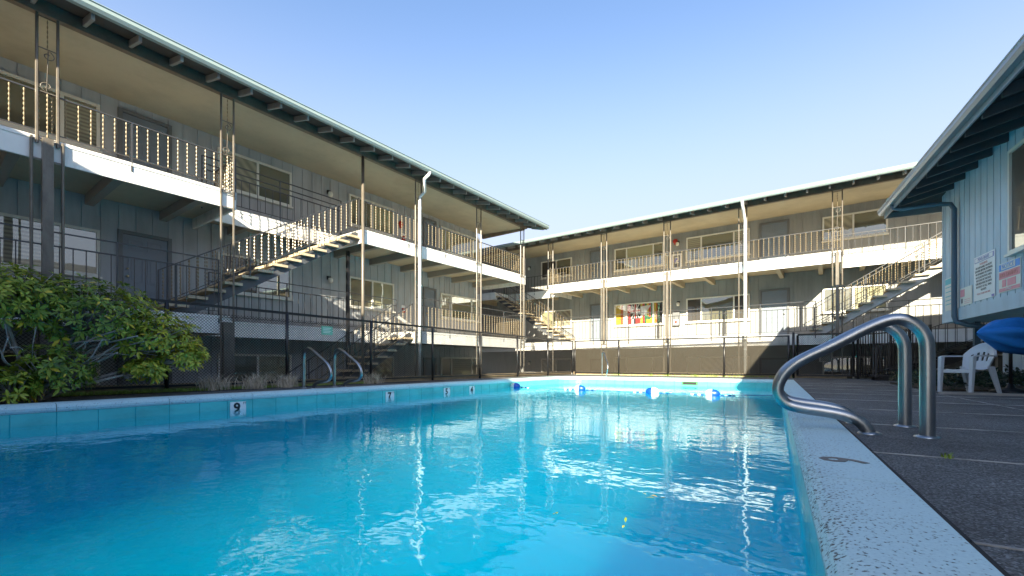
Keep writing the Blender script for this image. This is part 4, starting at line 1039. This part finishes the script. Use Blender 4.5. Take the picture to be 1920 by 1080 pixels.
def mesh_fence(name, A, B, nbay, top0, top1, label, wire, pitch, r, group='black mesh fences'):
    A = Vector(A); B = Vector(B); t = thing(name, 'W', (A.x, A.y, 0), label, 'fence', group)
    for i in range(nbay+1):
        p = A.lerp(B, i/nbay); tp = top0 + (top1-top0)*i/nbay; m_ = MB(); m_.tube([(p.x,p.y,0),(p.x,p.y,tp+0.02)], 0.034, 8); m_.part('post', 'black_paint', t)
    m_ = MB(); m_.bar((A.x,A.y,top0),(B.x,B.y,top1),0.05,0.05); m_.part('top_rail', 'black_paint', t)
    m_ = MB(); m_.bar((A.x,A.y,0.1),(B.x,B.y,0.1),0.035,0.035); m_.part('bottom_rail', 'black_paint', t)
    for i in range(nbay):
        p = A.lerp(B, i/nbay); q = A.lerp(B, (i+1)/nbay); m_ = MB(); mesh_panel(m_, (p.x,p.y), (q.x,q.y), 0.1, min(top0,top1)-0.02, pitch, r); m_.part('mesh_panel', wire, t)
    return t
FS = FA - fd*4.4
mesh_fence('mesh_fence', (FS.x, FS.y), (FC.x, FC.y), 9, 1.62, 1.46, 'long black mesh fence between the pool and the left block', 'mesh_black', 0.055, 0.0028)
FG = FE + bd*0.14
mesh_fence('mesh_fence', (FC.x+bd.x*0.1, FC.y+bd.y*0.1), (FE.x, FE.y), 4, 1.46, 1.43, 'brownish mesh fence along the far end of the pool', 'mesh_wire', 0.05, 0.0052)
GE = FE + bd*1.75
t = thing('mesh_gate', 'W', (FG.x, FG.y, 0), 'black framed mesh gate in the shade at the far right end of the fence', 'gate')
m_ = MB(); m_.tube([(FG.x,FG.y,0),(FG.x,FG.y,1.55)], 0.04, 8); m_.part('gate_post', 'black_paint', t)
g0 = FG + bd*0.12; g1 = GE
m_ = MB(); m_.bar((g0.x,g0.y,1.46),(g1.x,g1.y,1.46),0.05,0.06); m_.bar((g0.x,g0.y,0.10),(g1.x,g1.y,0.10),0.05,0.05)
for p in (g0, g1): m_.bar((p.x,p.y,0.07),(p.x,p.y,1.44),0.05,0.05)
m_.part('gate_frame', 'black_paint', t)
m_ = MB(); mesh_panel(m_, (g0.x,g0.y), (g1.x,g1.y), 0.1, 1.44, 0.06, 0.0022); m_.part('mesh_panel', 'mesh_black', t)
m_ = MB(); m_.bar((g0.x,g0.y-0.05,0.85),(g0.x+bd.x*0.2,g0.y+bd.y*0.2-0.05,0.85),0.05,0.07); m_.part('latch', 'black_paint', t)
IA = GE + bd*0.12; IB = Vector((11.05, 11.6))
t = thing('picket_fence', 'W', (IA.x, IA.y, 0), 'black iron picket fence from the gate to the pool house', 'fence')
L_ = (IB-IA).length; np_ = 24
for i in range(np_+1):
    p = IA.lerp(IB, i/np_); m_ = MB(); big_ = i % 6 == 0
    m_.bar((p.x,p.y,0.0 if big_ else 0.08),(p.x,p.y,1.52 if big_ else 1.46),0.05 if big_ else 0.02,0.05 if big_ else 0.02); m_.part('post' if big_ else 'picket', 'black_paint', t)
for z in (0.14, 1.40):
    m_ = MB(); m_.bar((IA.x,IA.y,z),(IB.x,IB.y,z),0.035,0.035); m_.part('rail', 'black_paint', t)
# little green plate wired to the mesh
k_ = (611-960)/F
den = fd.y - k_*fd.x
s_ = (k_*FA.y - FA.x)/(fd.x - k_*fd.y); gp = FA + fd*s_
t = thing('fence_sign', 'W', (gp.x, gp.y, 1.2), 'small pale green plate tied to the long black mesh fence', 'sign')
m_ = MB(); nn_ = Vector((fd.y, -fd.x)); ppx = F/gp.y
hw, hh = 9/ppx/0.80, 8/ppx; zc = EYE + (681-620)/ppx
c0 = gp - fd*hw + nn_*0.045; c1 = gp + fd*hw + nn_*0.045; e0 = c0 + nn_*0.006; e1 = c1 + nn_*0.006
m_.hexa([(c0.x,c0.y,zc-hh),(c1.x,c1.y,zc-hh),(e1.x,e1.y,zc-hh),(e0.x,e0.y,zc-hh)], [(c0.x,c0.y,zc+hh),(c1.x,c1.y,zc+hh),(e1.x,e1.y,zc+hh),(e0.x,e0.y,zc+hh)]); m_.part('plate', 'green_sign', t)
m_ = MB()
for i, v in enumerate((0.55, 0.2, -0.15, -0.5)):
    f0 = gp - fd*hw*0.7 + nn_*0.053; f1 = gp + fd*hw*(0.7 - 0.2*(i % 2)) + nn_*0.053; m_.bar((f0.x,f0.y,zc+hh*v),(f1.x,f1.y,zc+hh*v),0.002,0.012)
m_.part('text_line', 'sign_cream', t)

mat('kerb_tan', (0.42, 0.33, 0.21), 0.9, 0.2, 2.5, 0.004, 40)
kb = MB()
k0 = FA - fd*6 + fnl*0.12; k1 = FC + fnl*0.12; k2 = FC + bnl*0.14; k3 = FE + bd*1.6 + bnl*0.14
kb.bar((k0.x,k0.y,0.07), (k1.x,k1.y,0.07), 0.10, 0.14); kb.bar((k2.x,k2.y,0.065), (k3.x,k3.y,0.065), 0.12, 0.13)
struct(kb, 'fence_kerb', 'kerb_tan')
# ------------------------------------------------------------------ grab rails
def smooth(pts, it=3):
    pts = [Vector(p) for p in pts]
    for _ in range(it):
        o = [pts[0]]
        for i in range(len(pts)-1):
            o += [pts[i].lerp(pts[i+1], 0.25), pts[i].lerp(pts[i+1], 0.75)]
        o.append(pts[-1]); pts = o
    return pts
def grab_rail(qf, r_, sgn, sc, label, rad=0.041, group='steel pool grab rails', prof=None):
    prof = prof or [(0.874,0.0),(0.874,0.28),(0.874,0.52),(0.87,0.70),(0.76,0.815),(0.62,0.79),(0.354,0.625),(0.17,0.53),(0.055,0.43),(0.0,0.29),(0.06,0.185),(0.17,0.158),(0.30,0.145),(0.42,0.125),(0.515,0.09),(0.555,0.03),(0.57,-0.01)]
    t = thing('grab_rail', 'P', (qf + sgn*0.7*sc, r_, 0), label, 'grab rail', group)
    pts = smooth([(qf + sgn*q*sc, r_, z*sc) for q, z in prof])
    m_ = MB(); m_.tube(pts, rad, 14); m_.part('tube', 'steel', t)
    for q in (prof[0][0], prof[-1][0]):
        m_ = MB(); c = (qf + sgn*q*sc, r_, 0.0); m_.lathe([(rad+0.03,0.001),(rad+0.028,0.008),(rad+0.008,0.016),(rad-0.004,0.016)], c, 16); m_.part('collar', 'steel', t)
grab_rail(0.0, 3.97, 1, 1.0, 'nearest steel grab rail at the right edge of the pool')
grab_rail(0.0, 4.57, 1, 1.0, 'second steel grab rail at the right edge, just behind the nearest')
def leftq(px, rr0):   # q of the left edge
    return qL(rr0)
grab_rail(qL(5.38)+0.05, 5.38, -1, 0.98, 'steel grab rail on the left edge, nearer the dry grass', 0.032)
grab_rail(qL(6.06)+0.05, 6.06, -1, 0.98, 'steel grab rail on the left edge, second from the shrub', 0.032)
t = thing('stair_rail', 'P', (-5.45, 15.6, 0), 'thin steel handrail at the far end of the pool, sunlit', 'grab rail')
m_ = MB(); m_.tube(smooth([(-5.5,15.62,0),(-5.5,15.62,0.5),(-5.5,15.62,0.92),(-5.38,15.50,0.90),(-5.2,15.2,0.62),(-5.08,15.02,0.5),(-5.06,14.95,0.30),(-5.1,15.0,0.15),(-5.2,15.2,0.05),(-5.22,15.25,-0.01)]), 0.024, 10); m_.part('tube', 'steel', t)

# ------------------------------------------------------------------ depth plates, lane line, skimmer
def left_r(px):
    # r where the sight line through column px meets the left wall of the pool
    e, u = axes('P'); k = (px-960)/F
    best = None
    for i in range(2000):
        rr = i*0.0085; q = qL(rr); X, Y = to_world('P', q, rr)
        if Y > 0.2 and abs(X/Y - k) < (best[0] if best else 9): best = (abs(X/Y-k), rr)
    return best[1]
for px, txt, ft, lab in ((445, '9', 'FT', 'white depth plate reading 9 FT, nearest on the left pool wall'), (730, '7', 'FT', 'white depth plate reading 7 FT on the left pool wall beyond the grab rails'), (837, '5', 'FT', 'white depth plate reading 5 FT on the left pool wall'), (884, '4', 'FT', 'white depth plate reading 4 FT, farthest on the left pool wall')):
    rr = left_r(px); q = qL(rr) + 0.012
    ang_ = math.atan(0.058)
    t = thing('depth_plate', 'P', (q, rr, WZ), lab, 'depth marker', 'depth plates on the pool wall')
    m_ = MB(); m_.box(q, q+0.010, rr-0.12, rr+0.12, WZ-0.10, WZ+0.115); m_.part('plate', 'plate_white', t)
    lettering(txt, 0.21, 'ink_black', t, (q+0.013, rr-0.02, WZ+0.015), (PI/2, 0, PI/2), 'numeral', 0.007)
    lettering(ft, 0.05, 'ink_black', t, (q+0.013, rr+0.10, WZ+0.085), (PI/2, 0, PI/2), 'unit')
t = thing('depth_numeral', 'P', (0.30, 2.74, 0.015), 'worn dark numeral 9 painted on the right coping', 'marking')
lettering('9', 0.27, 'stringer_paint', t, (0.30, 2.74, 0.0150), (0, 0, PI/2), 'numeral', 0.006)

def wall_hit(qq): return (qq, 11.0)
RL = 11.15
lq = qL(RL)
line = []
for i in range(41):
    f = i/40; q = lq + (QR-lq)*f; rr = RL + 0.5*(0.5-f) ; line.append((q, rr, WZ + 0.01 + (0.05*(abs(f-0.5)*2)**6)))
t = thing('lane_rope', 'P', line[20], 'thin blue and white rope stretched across the pool between floats', 'rope')
m_ = MB(); m_.tube(line, 0.007, 6); m_.part('line', 'rope_blue', t)
fl = []
for px, py in ((937, 724.5), (1088, 731), (1216, 738), (1333, 742)):
    Y = (EYE - WZ)*F/(py-681); X = (px-960)/F*Y; q, rr = to_frame('P', X, Y)
    f = (q-lq)/(QR-lq); fl.append((max(q, lq+0.2), RL + 0.5*(0.5-f)))
for i, (q, rr) in enumerate(fl):
    for sgn in (-1, 1):
        for k in range(4):
            m_ = MB(); c = (q + sgn*(0.21 + 0.075*k), rr - 0.07*sgn*(0.23+0.09*k)*0, WZ + 0.006)
            m_.lathe([(0.008,-0.033),(0.017,-0.012),(0.017,0.012),(0.008,0.033)], c, 8, True, 'x'); m_.part('spindle', 'rope_blue' if k % 2 == 0 else 'float_white', t)
labs = ('blue and white float against the left pool wall', 'blue and white rope float, second from the left pool wall', 'blue and white rope float, second from the right', 'blue and white rope float nearest the right grab rails')
for i, (q, rr) in enumerate(fl):
    o = thing('rope_float', 'P', (q, rr, WZ), labs[i], 'float', 'floats on the lane rope')
    def halfp(sg):
        m_ = MB(); pr = []
        for j in range(8):
            a = PI/2*j/7; pr.append((0.105*math.cos(a) + 0.0005, sg*0.165*math.sin(a)))
        if sg > 0: pass
        m_.lathe(pr if sg > 0 else pr[::-1], (q, rr, WZ+0.035), 18, True, 'x'); return m_
    left_white = i in (0, 1, 3)
    halfp(-1).part('half', 'float_white' if left_white else 'float_blue', o); halfp(1).part('half', 'float_blue' if left_white else 'float_white', o)
t = thing('skimmer', 'P', (-2.35, R1-0.02, -0.16), 'green edged skimmer opening in the far pool wall', 'skimmer')
m_ = MB(); m_.box(-2.62,-2.12,R1-0.03,R1-0.006,-0.20,-0.085); m_.part('frame', 'skimmer_green', t)
m_ = MB(); m_.box(-2.57,-2.17,R1-0.036,R1-0.030,-0.185,-0.11); m_.part('throat', 'groove', t)

# ------------------------------------------------------------------ chair and parasol
def chair():
    X, Y = 7.74, 7.44; base = (X, Y, 0); t = bpy.data.objects.new('plastic_chair', None); COL.objects.link(t)
    t.location = base; BASE[t.name] = (0,0,0); tag(t, 'white plastic garden armchair on the deck beside the blue parasol', 'chair')
    t.rotation_euler = (0, 0, math.radians(-85)); t.scale = (0.80, 0.80, 0.95)
    # local: front is -y
    m_ = MB(); nseg = 8     # seat: curved sheet
    rows = []
    for j in range(7):
        y = -0.27 + 0.50*j/6; z = 0.44 - 0.03*math.sin(PI*min(1, j/6)) + (0.012 if j == 0 else 0)
        if j == 0: z = 0.40
        hw = 0.27 - 0.035*j/6
        rows.append([(-hw + 2*hw*i/nseg, y, z - 0.02*math.cos(PI*(i/nseg-0.5))) for i in range(nseg+1)])
    vs = [p for r_ in rows for p in r_]; W_ = nseg+1
    up_f = [(j*W_+i, j*W_+i+1, (j+1)*W_+i+1, (j+1)*W_+i) for j in range(6) for i in range(nseg)]
    m_.add(vs, up_f, True); m_.add([(x,y,z-0.022) for x,y,z in vs], [f[::-1] for f in up_f], True)
    m_.bar((-0.26,-0.275,0.385),(0.26,-0.275,0.385),0.02,0.06); m_.part('seat', 'chair_plastic', t)
    m_ = MB(); na, nz_ = 14, 6; vs = []
    for j in range(nz_+1):
        f = j/nz_
        for i in range(na+1):
            a = -1.15 + 2.3*i/na; topz = 0.62 + 0.26*max(0, math.cos(a*1.25))
            z = 0.42 + (topz-0.42)*f; rx = 0.255 + 0.055*f; ry = 0.17 + 0.10*f
            vs.append((rx*math.sin(a)/math.sin(1.15)*0.98, 0.08 + ry*math.cos(a) + 0.05*f, z))
    W_ = na+1; hole_ = lambda i, j: (3 <= i <= na-4 and i % 2 == 1 and 2 <= j <= 3)
    fs = [(j*W_+i, j*W_+i+1, (j+1)*W_+i+1, (j+1)*W_+i) for j in range(nz_) for i in range(na) if not hole_(i, j)]
    m_.add(vs, fs, True); m_.add([(x*0.955, y-0.016, z) for x,y,z in vs], [f[::-1] for f in fs], True)
    m_.tube(vs[-W_:], 0.016, 6); m_.part('backrest', 'chair_plastic', t)
    for sg in (-1, 1):
        m_ = MB(); pts = smooth([(sg*0.315,0.22,0.655),(sg*0.325,0.05,0.655),(sg*0.325,-0.15,0.655),(sg*0.315,-0.285,0.645),(sg*0.31,-0.305,0.60)], 2)
        for a_, b_ in zip(pts[:-1], pts[1:]): m_.bar(a_, b_, 0.062, 0.026)
        m_.part('armrest', 'chair_plastic', t)
        m_ = MB(); m_.hexa([(sg*0.30-0.03,-0.345,0),(sg*0.30+0.03,-0.345,0),(sg*0.30+0.03,-0.30,0),(sg*0.30-0.03,-0.30,0)], [(sg*0.305-0.035,-0.32,0.64),(sg*0.305+0.035,-0.32,0.64),(sg*0.305+0.035,-0.24,0.64),(sg*0.305-0.035,-0.24,0.64)]); m_.part('leg', 'chair_plastic', t)
        m_ = MB(); m_.hexa([(sg*0.285-0.028,0.335,0),(sg*0.285+0.028,0.335,0),(sg*0.285+0.028,0.375,0),(sg*0.285-0.028,0.375,0)], [(sg*0.255-0.035,0.14,0.47),(sg*0.255+0.035,0.14,0.47),(sg*0.255+0.035,0.24,0.47),(sg*0.255-0.035,0.24,0.47)]); m_.part('leg', 'chair_plastic', t)
    return t
chair()
def parasol():
    px, py_ = 8.35, 7.35
    t = thing('parasol', 'W', (px, py_, 0), 'folded blue canvas parasol tilted over beside the white chair', 'parasol')
    m_ = MB(); m_.tube([(px,py_,0.05),(px,py_,0.80),(px+0.03,py_-0.02,1.0)], 0.024, 10); m_.part('pole', 'black_paint', t)
    m_ = MB(); m_.lathe([(0.001,0.0),(0.25,0.0),(0.25,0.035),(0.20,0.06),(0.06,0.09),(0.03,0.16),(0.001,0.16)], (px,py_,0.0), 24); m_.part('base', 'black_paint', t)
    tip = Vector((7.62, 7.2, 0.985)); end = Vector((9.1, 7.05, 1.02)); ax = (end-tip).normalized()
    upv = Vector((0,0,1)); side = ax.cross(upv).normalized(); upv = side.cross(ax)
    vs = []; NA, NL = 32, 12
    for j in range(NL+1):
        f = j/NL; R_ = 0.02 + 0.27*min(1, f*2.6)**0.75
        for k in range(NA):
            a = 2*PI*k/NA; fold = 1 + 0.30*math.sin(a*6 + 1.5*f)*min(1, f*2) + 0.08*math.sin(a*3+2)
            droop = -0.13*f*f
            vs.append(tip + ax*(1.05*f) + (side*math.cos(a)*0.75 + upv*math.sin(a)*0.82)*R_*fold + Vector((0,0,droop)))
    m_ = MB(); m_.add(vs, [(j*NA+k, j*NA+(k+1)%NA, (j+1)*NA+(k+1)%NA, (j+1)*NA+k) for j in range(NL) for k in range(NA)], True)
    m_.part('canopy', 'canvas_blue', t)
    m_ = MB(); m_.tube([tip + ax*0.05, tip + ax*1.15 + Vector((0,0,-0.12))], 0.016, 8); m_.part('mast', 'plate_white', t)
parasol()

# ------------------------------------------------------------------ planting
def whorl(mb, c, axis, nleaf, L, rnd, tint):
    ax = axis.normalized(); ref = Vector((0,0,1)) if abs(ax.z) < 0.9 else Vector((1,0,0))
    e1 = ax.cross(ref).normalized(); e2 = ax.cross(e1); ph0 = rnd.random()*6.28
    for k in range(nleaf):
        a = ph0 + 2*PI*k/nleaf + rnd.uniform(-.3, .3); out = e1*math.cos(a) + e2*math.sin(a)
        d = (out + ax*rnd.uniform(-0.15, 0.65)).normalized(); l = L*rnd.uniform(0.65, 1.15); wd = l*rnd.uniform(0.14, 0.19)
        sd = d.cross(ax).normalized(); nm = sd.cross(d).normalized(); tz = Vector((0,0,-0.12*l))
        b = c + d*0.01; p1 = b + d*l*0.38; p2 = b + d*l*0.72 + tz*0.4; p3 = b + d*l + tz
        vs = [b, p1 + sd*wd + nm*wd*0.25, p1, p1 - sd*wd + nm*wd*0.25, p2 + sd*wd*0.85 + nm*wd*0.2, p2, p2 - sd*wd*0.85 + nm*wd*0.2, p3]
        mb.add(vs, [(0,1,2),(0,2,3),(1,4,5,2),(2,5,6,3),(4,7,5),(5,7,6)], False)
        tv = min(1, max(0, tint + rnd.uniform(-.22, .22)))
        if rnd.random() < 0.035: tv = 0.97
        mb.tint += [tv]*6
def shrub():
    rnd = random.Random(11)
    bx, by = to_world('P', -8.45, 1.72)
    t = thing('rhododendron_shrub', 'W', (bx, by, 0), 'big round rhododendron shrub with bare inner branches at the left pool edge', 'shrub')
    e, u = axes('P'); E = Vector((*e, 0)); Uv = Vector((*u, 0)); B0 = Vector((bx, by, 0))
    # crown lobes: centre (along pool, across, up) and radii
    lobes = [((-1.35,-0.05,1.14),(0.95,0.58,0.52)), ((-0.35,0.0,1.34),(0.9,0.6,0.46)), ((0.55,0.08,1.20),(0.8,0.58,0.52)), ((1.25,0.15,0.92),(0.62,0.5,0.42)), ((-2.1,-0.1,0.98),(0.8,0.55,0.5)), ((1.62,0.2,0.62),(0.35,0.35,0.28)), ((0.12,0.35,0.42),(0.42,0.4,0.34)), ((-0.35,0.4,0.22),(0.35,0.3,0.22)), ((1.1,0.3,0.40),(0.25,0.25,0.16))]
    fol = MB(); fol.tint = []; br = MB()
    def W_(a, c, z): return B0 + Uv*a + E*c + Vector((0,0,z))
    for li, (cc, rr_) in enumerate(lobes):
        nW = int(560*rr_[0]*rr_[2]/0.5) if li < 5 else int(120 + 80*rr_[0])
        hub = W_(cc[0]*0.75, cc[1], cc[2]-rr_[2]*0.5)
        mid = W_(cc[0]*0.35, cc[1]*0.5, cc[2]*0.45)
        br.tube(smooth([B0 + Vector((rnd.uniform(-.08,.08), rnd.uniform(-.08,.08), -0.02)), mid, hub, W_(*cc)], 2), [0.035 - 0.0018*i for i in range(16)], 6)
        for k in range(nW):
            while True:
                d = Vector((rnd.gauss(0,1), rnd.gauss(0,1), rnd.gauss(0,1))).normalized()
                if d.z > -0.75: break
            rad_ = rnd.uniform(0.62, 1.02) if rnd.random() < 0.8 else rnd.uniform(0.3, 0.62)
            p = W_(cc[0] + d.x*rr_[0]*rad_, cc[1] + d.y*rr_[1]*rad_, cc[2] + d.z*rr_[2]*rad_)
            gap = math.sin(p.x*3.1 + 1.3)*math.sin(p.y*2.7 + 0.4)*math.sin(p.z*4.3)
            if gap > 0.45 and d.z < 0.3: continue
            ax = (Uv*d.x + E*d.y + Vector((0,0,d.z + 0.55))).normalized()
            whorl(fol, p, ax, rnd.randint(6, 10), rnd.uniform(0.065, 0.12), rnd, 0.44 + 0.20*math.sin(p.x*2 + p.y*1.7) + rnd.uniform(-.12, .16))
            if k % 3 == 0: br.tube([hub.lerp(p, 0.15), hub.lerp(p, 0.6) + Vector((0,0,-0.04)), p], [0.011, 0.007, 0.004], 5)
    for k in range(26):   # bare twigs hanging in the open underside
        a = rnd.uniform(-1.4, 1.3); p0 = W_(a*0.3, 0.1, 0.35 + rnd.random()*0.2); p2 = W_(a, 0.40 + rnd.uniform(-.15,.25), rnd.uniform(0.55, 1.0)); p1 = p0.lerp(p2, 0.5) + Vector((rnd.uniform(-.18,.18), rnd.uniform(-.18,.18), rnd.uniform(-.15,.2)))
        br.tube(smooth([p0, p1, p2], 2), rnd.uniform(0.005, 0.012), 5)
    br.part('branches', 'bark', t); fol.part('foliage', 'rhodo_leaf', t)
shrub()
def blades(mb, p, n_, h, spread, rnd, lean=0.5):
    for k in range(n_):
        a = rnd.uniform(0, 2*PI); b = Vector(p) + Vector((rnd.uniform(-spread,spread), rnd.uniform(-spread,spread), 0)); hh = h*rnd.uniform(0.5, 1.2)
        d = Vector((math.cos(a), math.sin(a), 0)); sd = Vector((-d.y, d.x, 0))*0.004
        m1 = b + d*hh*lean*0.3 + Vector((0,0,hh*0.6)); tp = b + d*hh*lean + Vector((0,0,hh))
        mb.add([b - sd, b + sd, m1 + sd*0.8, m1 - sd*0.8, tp], [(0,1,2,3),(3,2,4)])
rnd = random.Random(3)
m_ = MB()
for i in range(1500):
    rr = rnd.uniform(-0.5, 5.0) if rnd.random() < 0.9 else rnd.uniform(5.0, 7.5); q = fq(rr) + rnd.uniform(0.06, 0.42); x, y = to_world('P', q, rr); blades(m_, (x, y, 0.01), 4, 0.06, 0.05, rnd)
struct(m_, 'grass_strip', 'grass', kind='stuff', label='green grass growing along the foot of the long fence', cat='grass')
for i, (rr, lab) in enumerate(((4.1, 'nearest the shrub'), (4.75, 'left of the grab rails'), (5.35, 'right beside the left grab rails'), (7.4, 'beyond the left grab rails'))):
    q = fq(rr) + 0.36; x, y = to_world('P', q, rr); m_ = MB()
    for k in range(9 if i < 3 else 4): blades(m_, (x + rnd.uniform(-.3,.3)*axes('P')[1][0], y + rnd.uniform(-.3,.3), 0.01), 34, 0.27, 0.10, rnd, 0.9)
    m_.single('dry_grass_tuft', 'dry_grass', 'W', (x, y, 0), 'straw coloured dry grass tuft ' + lab, 'grass tuft', 'dry grass tufts by the fence')
m_ = MB()
for i in range(90):
    f = rnd.random()**0.6; p = FC.lerp(FE, f) + Vector((rnd.uniform(-.05,.05), -0.1 - rnd.random()*0.12)); blades(m_, (p.x, p.y, 0.0), 6, 0.09, 0.06, rnd, 0.7)
struct(m_, 'weeds', 'grass', kind='stuff', label='low weeds sprouting along the foot of the far fence', cat='weeds')
m_ = MB(); m_.tint = []
for i in range(900):
    q = rnd.uniform(2.3, 5.4); rr = rnd.uniform(10.6, 13.8); hgt = 0.36*math.sqrt(rnd.random())*(0.7 + 0.3*math.sin(q*5)*math.sin(rr*4)); x, y = to_world('P', q, rr)
    whorl(m_, Vector((x, y, 0.03 + hgt)), Vector((rnd.uniform(-.6,.6), rnd.uniform(-.9,.2), 0.7)), 4, 0.12, rnd, 0.05)
struct(m_, 'ground_cover', 'ivy_leaf', kind='stuff', label='dark leafy ground cover behind the white chair', cat='ground cover')
wx, wy = to_world('P', 0.78, 3.155); m_ = MB(); blades(m_, (wx, wy, 0.0), 14, 0.035, 0.02, rnd, 1.2)
m_.single('weed_sprout', 'grass', 'W', (wx, wy, 0), 'tiny green weed growing from a deck joint near the grab rails', 'weed')
# leaves on the water
for i, (px, py) in enumerate(((1215, 930), (1232, 936), (1172, 985), (1045, 966))):
    Y = (EYE-WZ)*F/(py-681); X = (px-960)/F*Y; m_ = MB(); m_.tint = []
    whorl(m_, Vector((X, Y, WZ+0.004)), Vector((0.05,0.02,1)), 2, 0.045, rnd, 0.5)
    m_.single('fallen_leaf', 'rhodo_leaf', 'W', (X, Y, WZ), ('small green leaf floating nearest the white streak of reflection', 'small floating leaf right of its neighbour in mid pool', 'floating green leaf, lowest of those near the right', 'floating leaf farthest left of the four in mid pool')[i], 'leaf', 'leaves floating on the pool')
